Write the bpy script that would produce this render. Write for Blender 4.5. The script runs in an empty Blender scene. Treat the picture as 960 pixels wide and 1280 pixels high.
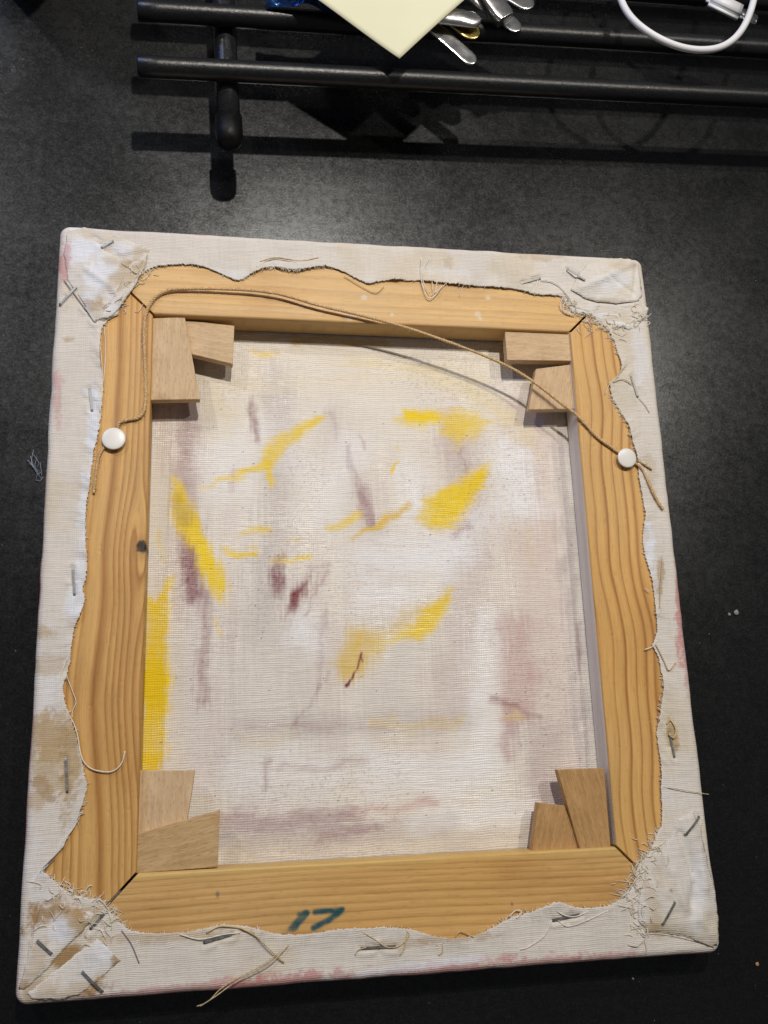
import bpy, bmesh, math, random
import numpy as np
from mathutils import Vector, Matrix
from mathutils.geometry import delaunay_2d_cdt

random.seed(7)
rng = np.random.default_rng(7)
sc = bpy.context.scene
C = sc.collection

# ------------------------------------------------------------------ camera
F = 1165.0                                           # focal length in photo pixels (960 x 1280)
RC = np.array([[0.98568778, -0.03413204, 0.1650897],
               [0.00835529, -0.96819456, -0.25005897],
               [0.16837397, 0.24785944, -0.95405236]])
CP = np.array([-0.08198168, -0.09297024, 0.51242603])
cd = bpy.data.cameras.new('camera')
cd.sensor_fit = 'VERTICAL'; cd.sensor_height = 36.0; cd.lens = F / 1280 * 36.0
cd.clip_start = 0.01; cd.clip_end = 50
cam = bpy.data.objects.new('camera', cd); C.objects.link(cam)
M4 = Matrix.Identity(4)
for i in range(3):
    M4[i][0] = RC[0][i]; M4[i][1] = -RC[1][i]; M4[i][2] = -RC[2][i]; M4[i][3] = CP[i]
cam.matrix_world = M4
sc.camera = cam

# ------------------------------------------------------------------ world, lamps, exposure
w = bpy.data.worlds.new('World'); sc.world = w; w.use_nodes = True
bg = w.node_tree.nodes['Background']
bg.inputs[0].default_value = (0.95, 0.95, 1.0, 1); bg.inputs[1].default_value = 0.075

def area(name, loc, target, size, power, col):
    l = bpy.data.lights.new(name, 'AREA'); l.shape = 'DISK'; l.size = size; l.energy = power; l.color = col
    o = bpy.data.objects.new(name, l); C.objects.link(o); o.location = loc
    d = Vector(target) - Vector(loc)
    o.rotation_euler = d.to_track_quat('-Z', 'Y').to_euler()
    return o
area('ceiling_spot', (0.03, 0.66, 1.20), (0, 0.05, 0), 0.035, 10.6, (1.0, 0.93, 0.84))
area('ceiling_spot', (0.60, 0.60, 1.25), (0, 0.05, 0), 0.05, 4.6, (1.0, 0.93, 0.82))
area('ceiling_spot', (-0.85, 1.05, 1.15), (-0.05, 0.05, 0), 0.05, 4.8, (1.0, 0.96, 0.91))
area('cool_side_lamp', (-0.92, 0.92, 0.68), (-0.1, 0.1, 0), 0.18, 2.6, (0.13, 0.30, 1.0))

vs = sc.view_settings
vs.view_transform = 'Standard'; vs.look = 'None'; vs.exposure = 0.0; vs.gamma = 1.0
sc.render.engine = 'CYCLES'

# ------------------------------------------------------------------ helpers
def at(x, y, z):
    d = RC.T @ np.array([(x - 480) / F, (y - 640) / F, 1.0])
    return CP + d * (z - CP[2]) / d[2]
def ats(pts, z):
    return np.array([at(x, y, z) for x, y in pts])

def _h(ix, iy, s):
    a = (ix.astype(np.int64) * 374761393 + iy.astype(np.int64) * 668265263 + s * 974711) & 0xffffffff
    a = ((a ^ (a >> 13)) * 1274126177) & 0xffffffff
    a = a ^ (a >> 16)
    return (a & 0xffffff) / float(0xffffff)
def vn(x, y, s=0):
    x = np.asarray(x, float); y = np.asarray(y, float)
    x, y = np.broadcast_arrays(x, y)
    ix = np.floor(x); iy = np.floor(y); fx = x - ix; fy = y - iy
    fx = fx * fx * (3 - 2 * fx); fy = fy * fy * (3 - 2 * fy)
    a = _h(ix, iy, s); b = _h(ix + 1, iy, s); c = _h(ix, iy + 1, s); d = _h(ix + 1, iy + 1, s)
    return (a + (b - a) * fx) * (1 - fy) + (c + (d - c) * fx) * fy
def fbm(x, y, s=0, o=4):
    r = 0; a = .5; t = 0
    for k in range(o):
        r = r + a * vn(x * 2 ** k, y * 2 ** k, s + 17 * k); t += a; a *= .5
    return r / t
def sstep(a, b, x):
    t = np.clip((x - a) / (b - a), 0, 1); return t * t * (3 - 2 * t)

def seg_dist(X, Y, pts, ws=None):
    """distance to a polyline minus its interpolated half width"""
    best = np.full(X.shape, 1e9)
    for i in range(len(pts) - 1):
        a = pts[i][:2]; b = pts[i + 1][:2]; d = b - a; L = max(d @ d, 1e-12)
        t = np.clip(((X - a[0]) * d[0] + (Y - a[1]) * d[1]) / L, 0, 1)
        q = np.hypot(X - a[0] - t * d[0], Y - a[1] - t * d[1])
        if ws is not None: q = q - (ws[i] + (ws[i + 1] - ws[i]) * t)
        best = np.minimum(best, q)
    return best
def poly_sd(X, Y, P):
    n = len(P); dist = seg_dist(X, Y, [np.array(p) for p in list(P) + [P[0]]])
    ins = np.zeros(X.shape, bool)
    for i in range(n):
        x1, y1 = P[i][0], P[i][1]; x2, y2 = P[(i + 1) % n][0], P[(i + 1) % n][1]
        c = (y1 > Y) != (y2 > Y)
        xi = (x2 - x1) * (Y - y1) / (y2 - y1 + 1e-15) + x1
        ins ^= c & (X < xi)
    return np.where(ins, -dist, dist)

def smooth_line(pts, n=8):
    P = np.array(pts, float); out = []
    Q = np.vstack([2 * P[0] - P[1], P, 2 * P[-1] - P[-2]])
    for i in range(1, len(Q) - 2):
        for k in range(n):
            t = k / n
            out.append(.5 * ((2 * Q[i]) + (-Q[i - 1] + Q[i + 1]) * t + (2 * Q[i - 1] - 5 * Q[i] + 4 * Q[i + 1] - Q[i + 2]) * t * t
                             + (-Q[i - 1] + 3 * Q[i] - 3 * Q[i + 1] + Q[i + 2]) * t ** 3))
    out.append(P[-1]); return np.array(out)

class MB:
    def __init__(s): s.v = []; s.f = []; s.n = 0
    def add(s, v, f):
        v = np.asarray(v, float); s.v.append(v); s.f += [tuple(int(i) + s.n for i in q) for q in f]; s.n += len(v)
    def tube(s, P, r, sides=8, caps=True):
        P = np.asarray(P, float); n = len(P); r = np.broadcast_to(np.asarray(r, float), (n,))
        T = np.gradient(P, axis=0); T /= np.linalg.norm(T, axis=1)[:, None] + 1e-12
        up = np.array([0, 0, 1.0]) if abs(T[0][2]) < .9 else np.array([1.0, 0, 0])
        N = np.cross(T[0], up); N /= np.linalg.norm(N); vv = []
        for i in range(n):
            N = N - T[i] * (N @ T[i]); N /= np.linalg.norm(N) + 1e-12; B = np.cross(T[i], N)
            for k in range(sides):
                a = 2 * math.pi * k / sides; vv.append(P[i] + r[i] * (math.cos(a) * N + math.sin(a) * B))
        ff = [(i * sides + k, i * sides + (k + 1) % sides, (i + 1) * sides + (k + 1) % sides, (i + 1) * sides + k)
              for i in range(n - 1) for k in range(sides)]
        if caps: ff += [tuple(range(sides))[::-1], tuple((n - 1) * sides + k for k in range(sides))]
        s.add(vv, ff)
    def lathe(s, prof, c=(0, 0, 0), sides=32):
        vv = []; ff = []; m = len(prof)
        for r, z in prof:
            for k in range(sides):
                a = 2 * math.pi * k / sides; vv.append((c[0] + r * math.cos(a), c[1] + r * math.sin(a), c[2] + z))
        for i in range(m - 1):
            for k in range(sides):
                ff.append((i * sides + k, i * sides + (k + 1) % sides, (i + 1) * sides + (k + 1) % sides, (i + 1) * sides + k))
        ff += [tuple(range(sides))[::-1], tuple((m - 1) * sides + k for k in range(sides))]
        s.add(vv, ff)
    def build(s, name, mat, parent=None, smooth=True, col=None):
        v = np.vstack(s.v); me = bpy.data.meshes.new(name)
        me.from_pydata(v.tolist(), [], s.f); me.update()
        return finish(me, name, mat, parent, smooth, col)
def finish(me, name, mat, parent=None, smooth=True, col=None):
    if smooth: me.polygons.foreach_set('use_smooth', [True] * len(me.polygons))
    if col is not None:
        at_ = me.color_attributes.new('paint', 'FLOAT_COLOR', 'POINT')
        c4 = np.ones((len(me.vertices), 4), np.float32); c4[:, :3] = col
        at_.data.foreach_set('color', c4.ravel())
    me.materials.append(mat)
    o = bpy.data.objects.new(name, me); C.objects.link(o)
    if parent: o.parent = parent
    return o
def grid_faces(nr, nc, wrap=False):
    i, j = np.meshgrid(np.arange(nr - 1), np.arange(nc if wrap else nc - 1), indexing='ij')
    j2 = (j + 1) % nc
    return np.stack([i * nc + j, i * nc + j2, (i + 1) * nc + j2, (i + 1) * nc + j], -1).reshape(-1, 4)
def mesh_np(name, V, Fq):
    me = bpy.data.meshes.new(name)
    me.vertices.add(len(V)); me.vertices.foreach_set('co', np.asarray(V, np.float32).ravel())
    n = len(Fq); me.loops.add(n * 4); me.polygons.add(n)
    me.loops.foreach_set('vertex_index', Fq.astype(np.int32).ravel())
    me.polygons.foreach_set('loop_start', np.arange(0, n * 4, 4, dtype=np.int32))
    me.update(calc_edges=True); me.validate(); return me
def empty(name, loc=(0, 0, 0)):
    o = bpy.data.objects.new(name, None); C.objects.link(o); o.location = loc; o.empty_display_size = .02; return o
def tag(o, label=None, cat=None, group=None, kind=None):
    if label: o['label'] = label
    if cat: o['category'] = cat
    if group: o['group'] = group
    if kind: o['kind'] = kind
    return o
def jit(c, k=.12): return tuple(max(0, x * (1 + random.uniform(-k, k))) for x in c)

# ------------------------------------------------------------------ materials
class NT:
    def __init__(s, name):
        s.m = bpy.data.materials.new(name); s.m.use_nodes = True; s.t = s.m.node_tree
        s.b = s.t.nodes['Principled BSDF']
    def n(s, typ, **kw):
        o = s.t.nodes.new(typ)
        for k, v in kw.items():
            if k.startswith('i_'): o.inputs[k[2:].replace('_', ' ')].default_value = v
            elif k.startswith('p'): o.inputs[int(k[1:])].default_value = v
            else: setattr(o, k, v)
        return o
    def l(s, a, b): s.t.links.new(a, b)
    def math(s, op, a, b=None):
        o = s.t.nodes.new('ShaderNodeMath'); o.operation = op
        for i, q in enumerate((a, b)):
            if q is None: continue
            if isinstance(q, (int, float)): o.inputs[i].default_value = q
            else: s.l(q, o.inputs[i])
        return o.outputs[0]
    def noise(s, vec, scale, detail=3, rough=.55, dist=0):
        o = s.n('ShaderNodeTexNoise'); o.inputs['Scale'].default_value = scale; o.inputs['Detail'].default_value = detail
        o.inputs['Roughness'].default_value = rough; o.inputs['Distortion'].default_value = dist
        if vec is not None: s.l(vec, o.inputs['Vector'])
        return o.outputs[0]
    def ramp(s, v, a, b, lo=0, hi=1):
        o = s.n('ShaderNodeMapRange'); o.inputs[1].default_value = a; o.inputs[2].default_value = b
        o.inputs[3].default_value = lo; o.inputs[4].default_value = hi; s.l(v, o.inputs[0]); return o.outputs[0]
    def mix(s, fac, a, b, mode='MIX'):
        o = s.n('ShaderNodeMix', data_type='RGBA', blend_type=mode)
        for i, q in ((0, fac), (6, a), (7, b)):
            if isinstance(q, (int, float)): o.inputs[i].default_value = q
            elif isinstance(q, tuple): o.inputs[i].default_value = (*q, 1) if len(q) == 3 else q
            else: s.l(q, o.inputs[i])
        return o.outputs[2]
    def obj(s): return s.n('ShaderNodeTexCoord').outputs['Object']
    def bump(s, h, strength, dist):
        o = s.n('ShaderNodeBump'); o.inputs['Strength'].default_value = strength; o.inputs['Distance'].default_value = dist
        s.l(h, o.inputs['Height']); s.l(o.outputs[0], s.b.inputs['Normal']); return o
    def set(s, **kw):
        for k, v in kw.items():
            i = s.b.inputs[k.replace('_', ' ')]
            i.default_value = (*v, 1) if isinstance(v, tuple) and len(v) == 3 else v
        return s
    def attr(s, name='paint'):
        o = s.n('ShaderNodeAttribute'); o.attribute_name = name; return o.outputs['Color']

def weave_height(t, pitch, jitter=.0006):
    """plain weave: little bumps where the threads cross"""
    co = t.obj()
    nz = t.n('ShaderNodeTexNoise'); nz.inputs['Scale'].default_value = 90; nz.inputs['Detail'].default_value = 2
    t.l(co, nz.inputs['Vector'])
    sub = t.n('ShaderNodeVectorMath', operation='SUBTRACT'); t.l(nz.outputs['Color'], sub.inputs[0]); sub.inputs[1].default_value = (.5, .5, .5)
    scl = t.n('ShaderNodeVectorMath', operation='SCALE'); t.l(sub.outputs[0], scl.inputs[0]); scl.inputs['Scale'].default_value = jitter * 3
    add = t.n('ShaderNodeVectorMath', operation='ADD'); t.l(co, add.inputs[0]); t.l(scl.outputs[0], add.inputs[1])
    sp = t.n('ShaderNodeSeparateXYZ'); t.l(add.outputs[0], sp.inputs[0])
    k = 2 * math.pi / pitch
    sx = t.math('SINE', t.math('MULTIPLY', sp.outputs[0], k * .92)); sy = t.math('SINE', t.math('MULTIPLY', sp.outputs[1], k))
    def slub(sc3, seed):
        m = t.n('ShaderNodeMapping'); t.l(add.outputs[0], m.inputs[0]); m.inputs['Scale'].default_value = sc3; m.inputs['Location'].default_value = (seed, seed, 0)
        return t.noise(m.outputs[0], 1, 2, .6)
    hx = slub((70, 1.1 / pitch, 1), 3); hy = slub((1.0 / pitch, 70, 1), 8)       # threads of uneven thickness
    a = t.math('MULTIPLY', t.math('ABSOLUTE', sx), t.ramp(hy, .3, .7, .10, .5)); b = t.math('MULTIPLY', t.math('ABSOLUTE', sy), t.ramp(hx, .3, .7, .25, .85))
    c = t.math('ADD', t.ramp(hx, .3, .7, 0, .35), t.ramp(hy, .3, .7, 0, .25))
    return t.math('ADD', c, t.math('ADD', a, b)), co

def cloth_material(name, pitch, bstr, bdist, rough=.85, gloss=None, dark=.80):
    t = NT(name); h, co = weave_height(t, pitch)
    col = t.attr()
    fine = t.noise(co, 700, 3, .6)
    h2 = t.math('ADD', h, t.math('MULTIPLY', fine, .7))
    shade = t.ramp(h2, .5, 1.6, dark, 1.05)
    cc = t.n('ShaderNodeCombineColor'); [t.l(shade, cc.inputs[i]) for i in range(3)]
    c = t.mix(1.0, col, cc.outputs[0], 'MULTIPLY')
    t.l(c, t.b.inputs['Base Color']); t.set(Roughness=rough, Specular_IOR_Level=.25)
    if gloss:
        t.l(t.ramp(t.noise(co, 22, 4, .6), .42, .62, rough, gloss), t.b.inputs['Roughness']); t.set(Specular_IOR_Level=.5)
    t.bump(h2, bstr, bdist)
    return t.m
M_panel = cloth_material('painted_canvas_reverse', .0024, .7, .00032, .74, .32, .91)
M_flap = cloth_material('raw_canvas_cloth', .0019, .6, .0003, .9, None, .86)

def wood_material():
    t = NT('pine_wood'); co = t.obj(); col = t.attr(); g = t.n('ShaderNodeAttribute', attribute_name='grain_uv').outputs['Vector']
    mp = t.n('ShaderNodeMapping'); t.l(g, mp.inputs[0]); mp.inputs['Scale'].default_value = (45, 1500, 1)
    f = t.noise(mp.outputs[0], 1, 4, .6)
    mp2 = t.n('ShaderNodeMapping'); t.l(g, mp2.inputs[0]); mp2.inputs['Scale'].default_value = (14, 260, 1)
    f2 = t.noise(mp2.outputs[0], 1, 3, .6)
    sh = t.math('MULTIPLY', t.ramp(f, .25, .75, .86, 1.10), t.ramp(f2, .3, .7, .90, 1.06))
    cc = t.n('ShaderNodeCombineColor'); [t.l(sh, cc.inputs[i]) for i in range(3)]
    t.l(t.mix(1.0, col, cc.outputs[0], 'MULTIPLY'), t.b.inputs['Base Color'])
    t.l(t.ramp(f2, .3, .7, .42, .6), t.b.inputs['Roughness']); t.set(Specular_IOR_Level=.4)
    gr = t.noise(co, 28, 5, .65); nk = t.noise(co, 140, 2, .5)
    t.bump(t.math('ADD', t.math('ADD', f, f2), t.ramp(nk, .68, .8, 0, -1.5)), .35, .0003)
    return t.m
M_wood = wood_material()

def key_material(name, c1, c2):
    t = NT(name); co = t.obj()
    mp = t.n('ShaderNodeMapping'); t.l(co, mp.inputs[0]); mp.inputs['Scale'].default_value = (55, 420, 420)
    f = t.noise(mp.outputs[0], 1, 4, .6, .4)
    mp2 = t.n('ShaderNodeMapping'); t.l(co, mp2.inputs[0]); mp2.inputs['Scale'].default_value = (260, 1500, 1500)
    f2 = t.noise(mp2.outputs[0], 1, 2, .5)
    c = t.mix(t.ramp(f, .3, .7), c1, c2)
    c = t.mix(t.ramp(f2, .56, .72, 0, .55), c, tuple(x * .45 for x in c2))
    st = t.noise(co, 60, 3); c = t.mix(t.ramp(st, .6, .75, 0, .35), c, (.22, .12, .05))
    t.l(c, t.b.inputs['Base Color']); t.set(Roughness=.6, Specular_IOR_Level=.35); t.bump(t.math('ADD', f2, t.math('MULTIPLY', st, 2.5)), .4, .0004)
    return t.m
M_key = key_material('beech_wood', (.68, .495, .30), (.52, .35, .19))
M_key2 = key_material('stained_beech_wood', (.54, .325, .135), (.37, .20, .07))

M_key3 = key_material('tan_beech_wood', (.60, .42, .22), (.42, .26, .11))

def simple(name, col, rough, metal=0, spec=.5, nscale=None, namt=.15, bump=None):
    t = NT(name); t.set(Base_Color=col, Roughness=rough, Metallic=metal, Specular_IOR_Level=spec)
    if nscale:
        co = t.obj(); f = t.noise(co, nscale, 4, .6)
        t.l(t.mix(t.ramp(f, .3, .7), tuple(c * (1 - namt) for c in col), tuple(min(1, c * (1 + namt)) for c in col)), t.b.inputs['Base Color'])
        t.l(t.ramp(f, .3, .7, rough * .8, min(1, rough * 1.25)), t.b.inputs['Roughness'])
        if bump: t.bump(f, bump[0], bump[1])
    return t.m
M_staple = simple('staple_steel', (.27, .28, .28), .52, 1.0, .5, 400, .3)
M_twine = simple('jute_twine', (.62, .43, .225), .9, 0, .2, 1400, .5, (.5, .0003))
M_thread = simple('white_thread', (.80, .75, .66), .9, 0, .2, 500, .2)
def thread_material(name, c):
    t = NT(name); tr = t.n('ShaderNodeBsdfTranslucent'); tr.inputs[0].default_value = (*c, 1)
    t.set(Base_Color=c, Roughness=.9, Specular_IOR_Level=.2); mx = t.n('ShaderNodeMixShader'); mx.inputs[0].default_value = .25
    t.l(t.mix(t.ramp(t.noise(t.obj(), 260, 3), .3, .7), tuple(x * y for x, y in zip(c, (.85, .78, .62))), c), t.b.inputs['Base Color'])
    t.l(t.b.outputs[0], mx.inputs[1]); t.l(tr.outputs[0], mx.inputs[2]); t.l(mx.outputs[0], t.t.nodes['Material Output'].inputs[0]); return t.m
M_fray = thread_material('frayed_fibre', (.95, .92, .85))
M_thread_tan = simple('tan_thread', (.58, .45, .26), .9, 0, .2, 500, .3)
M_pin = simple('white_plastic', (.78, .77, .73), .36, 0, .5, 60, .03)
M_rod = simple('black_painted_metal', (.008, .0085, .010), .34, 0, .5, 900, .5, (.35, .0004))
M_tube = simple('glossy_black_metal', (.012, .013, .015), .24, 0, .6, 500, .3, (.2, .0002))
M_cap = simple('black_rubber', (.004, .004, .0045), .5, 0, .2, 300, .2)
M_steel = simple('polished_steel', (.80, .80, .80), .2, 1.0, .5, 120, .06)
M_steel_reflect = simple('steel_painted_reflection', (.60, .47, .17), .2, 1.0, .5, 120, .1)  # silver steel with the note's yellow reflection painted into its colour
M_note = simple('pale_yellow_paper', (.74, .73, .53), .8, 0, .2, 40, .02)
M_cable = simple('white_cable_rubber', (.74, .75, .78), .42, 0, .5, 80, .03)
M_foil = simple('blue_foil', (.03, .09, .28), .22, .85, .5, 150, .2, (.6, .002))
M_dust = simple('dust', (.25, .25, .24), .9, 0, .2, 900, .5)
M_lint = simple('pale_lint', (.36, .42, .50), .9)
M_crumb = simple('crumb', (.42, .25, .15), .8)

def table_material():
    t = NT('black_table_laminate'); co = t.obj()
    sp = t.noise(co, 800, 2, .7); mid = t.noise(co, 230, 5, .75); big = t.noise(co, 9, 5, .6, .8)
    mot = t.noise(co, 55, 5, .7)
    t.set(Specular_IOR_Level=.5)
    scr = t.n('ShaderNodeMapping'); t.l(co, scr.inputs[0]); scr.inputs['Rotation'].default_value = (0, 0, .5); scr.inputs['Scale'].default_value = (30, 700, 1)
    sc_ = t.noise(scr.outputs[0], 1, 2, .5)
    r = t.math('ADD', t.ramp(big, .3, .7, .235, .30), t.math('ADD', t.ramp(sp, .3, .7, -.025, .025), t.math('ADD', t.ramp(mid, .3, .7, -.03, .03), t.ramp(mot, .3, .7, -.025, .025))))
    t.l(r, t.b.inputs['Roughness'])
    t.l(t.ramp(t.math('ADD', t.math('MULTIPLY', sp, .6), t.math('MULTIPLY', mid, .7)), .45, .9, .38, .85), t.b.inputs['Specular IOR Level'])
    t.set(Specular_Tint=(.93, .97, 1.0))
    t.l(t.mix(t.ramp(sp, .55, .8), (.0045, .0047, .005), (.011, .0115, .012)), t.b.inputs['Base Color'])
    t.bump(t.math('ADD', sp, t.math('ADD', t.math('MULTIPLY', mid, .6), t.ramp(sc_, .68, .78, 0, -.6))), .08, .0003)
    return t.m
M_table = table_material()

# ------------------------------------------------------------------ the table
n = 60; gx = np.linspace(-1.0, 1.0, n); V = np.array([(x, y, 0) for y in gx + .15 for x in gx])
o = finish(mesh_np('table_top', V, grid_faces(n, n)), 'table_top', M_table, None, False); tag(o, kind='structure')

# ------------------------------------------------------------------ the stretched canvas, seen from behind
T = .0205; W2 = .1750; H2 = .2005; CLOTH = .0007
IX0, IX1, IY0, IY1 = -.1225, .1228, -.1462, .1482
root = empty('stretched_canvas')
tag(root, 'stretched canvas lying face down on the table with pine stretcher bars, wedges and twine', 'canvas')

# --- painted canvas seen from the back, paint soaked through
def px(pts, z=.003): return ats(pts, z)[:, :2]
PX = 1 / 2180.0
NX, NY = 500, 600
xs = np.linspace(-.160, .160, NX); ys = np.linspace(-.185, .185, NY)
X, Y = np.meshgrid(xs, ys)
col = np.empty((NY, NX, 3))
base = fbm(X * 30, Y * 14, 3)
col[:] = (.81, .755, .67)
col *= (1 + .10 * (base - .5))[..., None]
wv = fbm(X * 900, Y * 900, 91, 2)                   # the cloth takes the paint unevenly
wv2 = fbm(X * 160, Y * 420, 33, 3)
def lay(mask, c, a):
    global col
    m = np.clip(mask * a, 0, 1)[..., None]; col = col * (1 - m) + np.array(c) * m
WARPS = [(fbm(X * 120, Y * 120, q * 11 + 5, 3) - .5, fbm(X * 120, Y * 120, q * 11 + 9, 3) - .5) for q in range(4)]
PATCH = fbm(X * 75, Y * 75, 171, 3)
WEAVE = .55 * wv + .45 * wv2
DRY = [fbm(X * 55, Y * 900, 141, 3), fbm(X * 900, Y * 55, 142, 3)]      # dry-brush streaks
def put(P, margin, sdf, c, a, soft, rag, seed, warp):
    i0 = max(0, int((P[:, 1].min() - margin + .185) / .37 * (NY - 1))); i1 = min(NY, int((P[:, 1].max() + margin + .185) / .37 * (NY - 1)) + 2)
    j0 = max(0, int((P[:, 0].min() - margin + .160) / .32 * (NX - 1))); j1 = min(NX, int((P[:, 0].max() + margin + .160) / .32 * (NX - 1)) + 2)
    if i1 <= i0 or j1 <= j0: return
    sl = (slice(i0, i1), slice(j0, j1)); wx, wy = WARPS[seed % 4]
    d = sdf(X[sl] + wx[sl] * warp * PX * 2, Y[sl] + wy[sl] * warp * PX * 2)
    e = np.ptp(P[:, 0]) > np.ptp(P[:, 1])
    d = d + (DRY[0 if e else 1][sl] - .5) * soft * PX * 1.5
    m = sstep(soft * PX * .7, -soft * PX * 1.0, d)
    m = m * np.clip(1 - rag + rag * 2.0 * (.6 * WEAVE[sl] + .4 * DRY[0 if e else 1][sl]), 0, 1.25)
    m = np.clip(m * a * (.80 + .62 * PATCH[sl]), 0, 1)[..., None]; col[sl] = col[sl] * (1 - m) + np.array(c) * m
def stroke(pts, wpx, c, a=.8, soft=6, rag=.55, seed=0, warp=8):
    P = px(pts); ws = np.broadcast_to(np.array(wpx, float) * .5 * PX, (len(P),))
    put(P, ws.max() + (soft + warp) * PX * 1.5, lambda x, y: seg_dist(x, y, list(P), ws), c, a, soft, rag, seed, warp)
def shape(pts, c, a=.85, soft=7, rag=.45, seed=0, warp=6):
    P = px(pts); put(P, (soft + warp) * PX * 1.5, lambda x, y: poly_sd(x, y, P), c, a, soft, rag, seed, warp)
MAUVE = (.35, .20, .215); GREY = (.44, .385, .375); PINK = (.56, .36, .33); RED = (.20, .025, .03); WINE = (.22, .06, .08)
YEL = (.87, .62, .0); GOLD = (.74, .51, .09); CREAM = (.80, .69, .45); WHITE = (.88, .88, .89); OCH = (.62, .42, .12)
# broad washes
stroke([(236, 440), (232, 660), (225, 760)], 34, MAUVE, .34, 20, .6, 1)
stroke([(345, 470), (345, 600), (338, 740)], 44, GREY, .40, 24, .6, 2)
stroke([(250, 470), (290, 520)], 40, CREAM, .4, 30, .4, 3)
stroke([(430, 545), (470, 660), (470, 740)], 60, MAUVE, .17, 40, .7, 4)
stroke([(575, 560), (590, 700), (570, 880)], 60, MAUVE, .26, 26, .6, 5)
stroke([(500, 800), (490, 900)], 90, GREY, .20, 40, .7, 6)
stroke([(660, 520), (672, 700), (690, 980)], 70, PINK, .30, 20, .6, 7)
stroke([(700, 560), (716, 800), (728, 990)], 22, GREY, .55, 12, .5, 8)
stroke([(640, 790), (646, 880)], 52, PINK, .55, 16, .6, 9)
stroke([(634, 880), (636, 940)], 22, (.50, .30, .30), .55, 10, .6, 10)
stroke([(675, 930), (680, 990)], 60, GREY, .35, 20, .6, 11)
stroke([(300, 480), (600, 470)], 26, CREAM, .35, 24, .4, 12)
stroke([(440, 450), (540, 465), (610, 500), (655, 545), (668, 562)], [10, 26, 34, 30, 14], CREAM, .75, 18, .4, 13)
stroke([(330, 780), (400, 820), (390, 900)], 70, GREY, .22, 40, .7, 14)
stroke([(230, 800), (240, 960)], 90, GREY, .16, 50, .8, 15)
stroke([(240, 500), (240, 1000)], 120, (.50, .45, .45), .16, 60, .9, 16)
stroke([(330, 760), (330, 990)], 110, (.46, .42, .43), .20, 60, .9, 17)
for q, (x0, y0, x1, y1, w_) in enumerate([(290, 640, 285, 800, 26), (400, 620, 395, 760, 20), (420, 780, 415, 940, 30), (540, 840, 545, 990, 34), (620, 640, 625, 770, 24), (490, 560, 480, 640, 16), (270, 860, 262, 990, 22), (530, 560, 535, 640, 14)]):
    stroke([(x0, y0), (x1, y1)], w_, (.62, .48, .44), .17, 14, .8, 210 + q)
# white scrubbed patches
for q, (a, b, w_, al) in enumerate([((470, 700), (560, 690), 56, .6), ((640, 575), (650, 625), 60, .75), ((515, 590), (520, 640), 40, .6), ((605, 780), (600, 940), 44, .55),
                                    ((440, 560), (400, 640), 44, .5), ((290, 560), (290, 600), 60, .35), ((590, 960), (480, 960), 60, .5), ((385, 780), (380, 800), 36, .7),
                                    ((330, 540), (380, 590), 40, .4), ((600, 650), (560, 700), 50, .5), ((300, 970), (400, 960), 50, .45), ((460, 740), (500, 750), 40, .6)]):
    stroke([a, b], w_, WHITE, al, 26, .5, 40 + q, 14)
# horizontal drags near the bottom
for q, (x0, y0, x1, y1, w_, c, al) in enumerate([(300, 905, 575, 900, 30, GREY, .22), (470, 908, 575, 902, 14, GOLD, .32), (310, 905, 480, 908, 5, MAUVE, .28), (350, 962, 455, 950, 6, MAUVE, .55),
                                                 (280, 1030, 440, 1020, 26, MAUVE, .50), (440, 1018, 545, 1002, 8, (.55, .28, .24), .6), (270, 1050, 560, 1030, 30, GREY, .45),
                                                 (300, 1070, 680, 1045, 40, (.58, .52, .44), .5), (400, 1042, 470, 1036, 8, MAUVE, .6), (480, 930, 580, 930, 20, OCH, .15),
                                                 (300, 925, 370, 922, 14, OCH, .16), (520, 1030, 660, 1010, 30, WHITE, .4)]):
    stroke([(x0, y0), ((x0 + x1) / 2, (y0 + y1) / 2 + 3), (x1, y1)], w_, c, al, 10, .7, 60 + q, 8)
# mauve and red marks
stroke([(318, 508), (319, 548)], 11, WINE, .55, 8, .7, 80)
stroke([(238, 655), (242, 745)], 20, WINE, .75, 10, .6, 81)
stroke([(232, 500), (230, 650)], 26, MAUVE, .30, 12, .6, 82)
stroke([(256, 740), (252, 880)], 13, WINE, .42, 8, .6, 83)
stroke([(452, 612), (463, 652)], [14, 20], MAUVE, .62, 8, .6, 84)
stroke([(349, 702), (350, 738)], 17, WINE, .62, 9, .6, 85)
shape([(357, 772), (362, 745), (378, 722), (390, 715), (384, 738), (370, 760)], RED, .88, 8, .5, 86)
stroke([(385, 715), (415, 705), (395, 745)], 4, MAUVE, .5, 5, .7, 87)
stroke([(405, 760), (398, 830), (392, 880)], 4, MAUVE, .35, 5, .8, 88)
stroke([(434, 560), (446, 600)], 8, MAUVE, .4, 6, .7, 89)
stroke([(614, 877), (640, 878), (672, 897)], 7, WINE, .5, 7, .6, 90)
stroke([(578, 560), (582, 590)], 5, MAUVE, .5, 5, .7, 91)
stroke([(585, 655), (570, 665)], 10, MAUVE, .5, 8, .7, 92)
stroke([(334, 950), (333, 985)], 9, WINE, .38, 6, .6, 93)
stroke([(410, 510), (424, 545)], 6, MAUVE, .3, 6, .7, 94)
stroke([(292, 590), (290, 612)], 6, MAUVE, .4, 6, .7, 95)
stroke([(720, 780), (722, 850)], 4, WINE, .4, 4, .6, 96)
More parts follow.
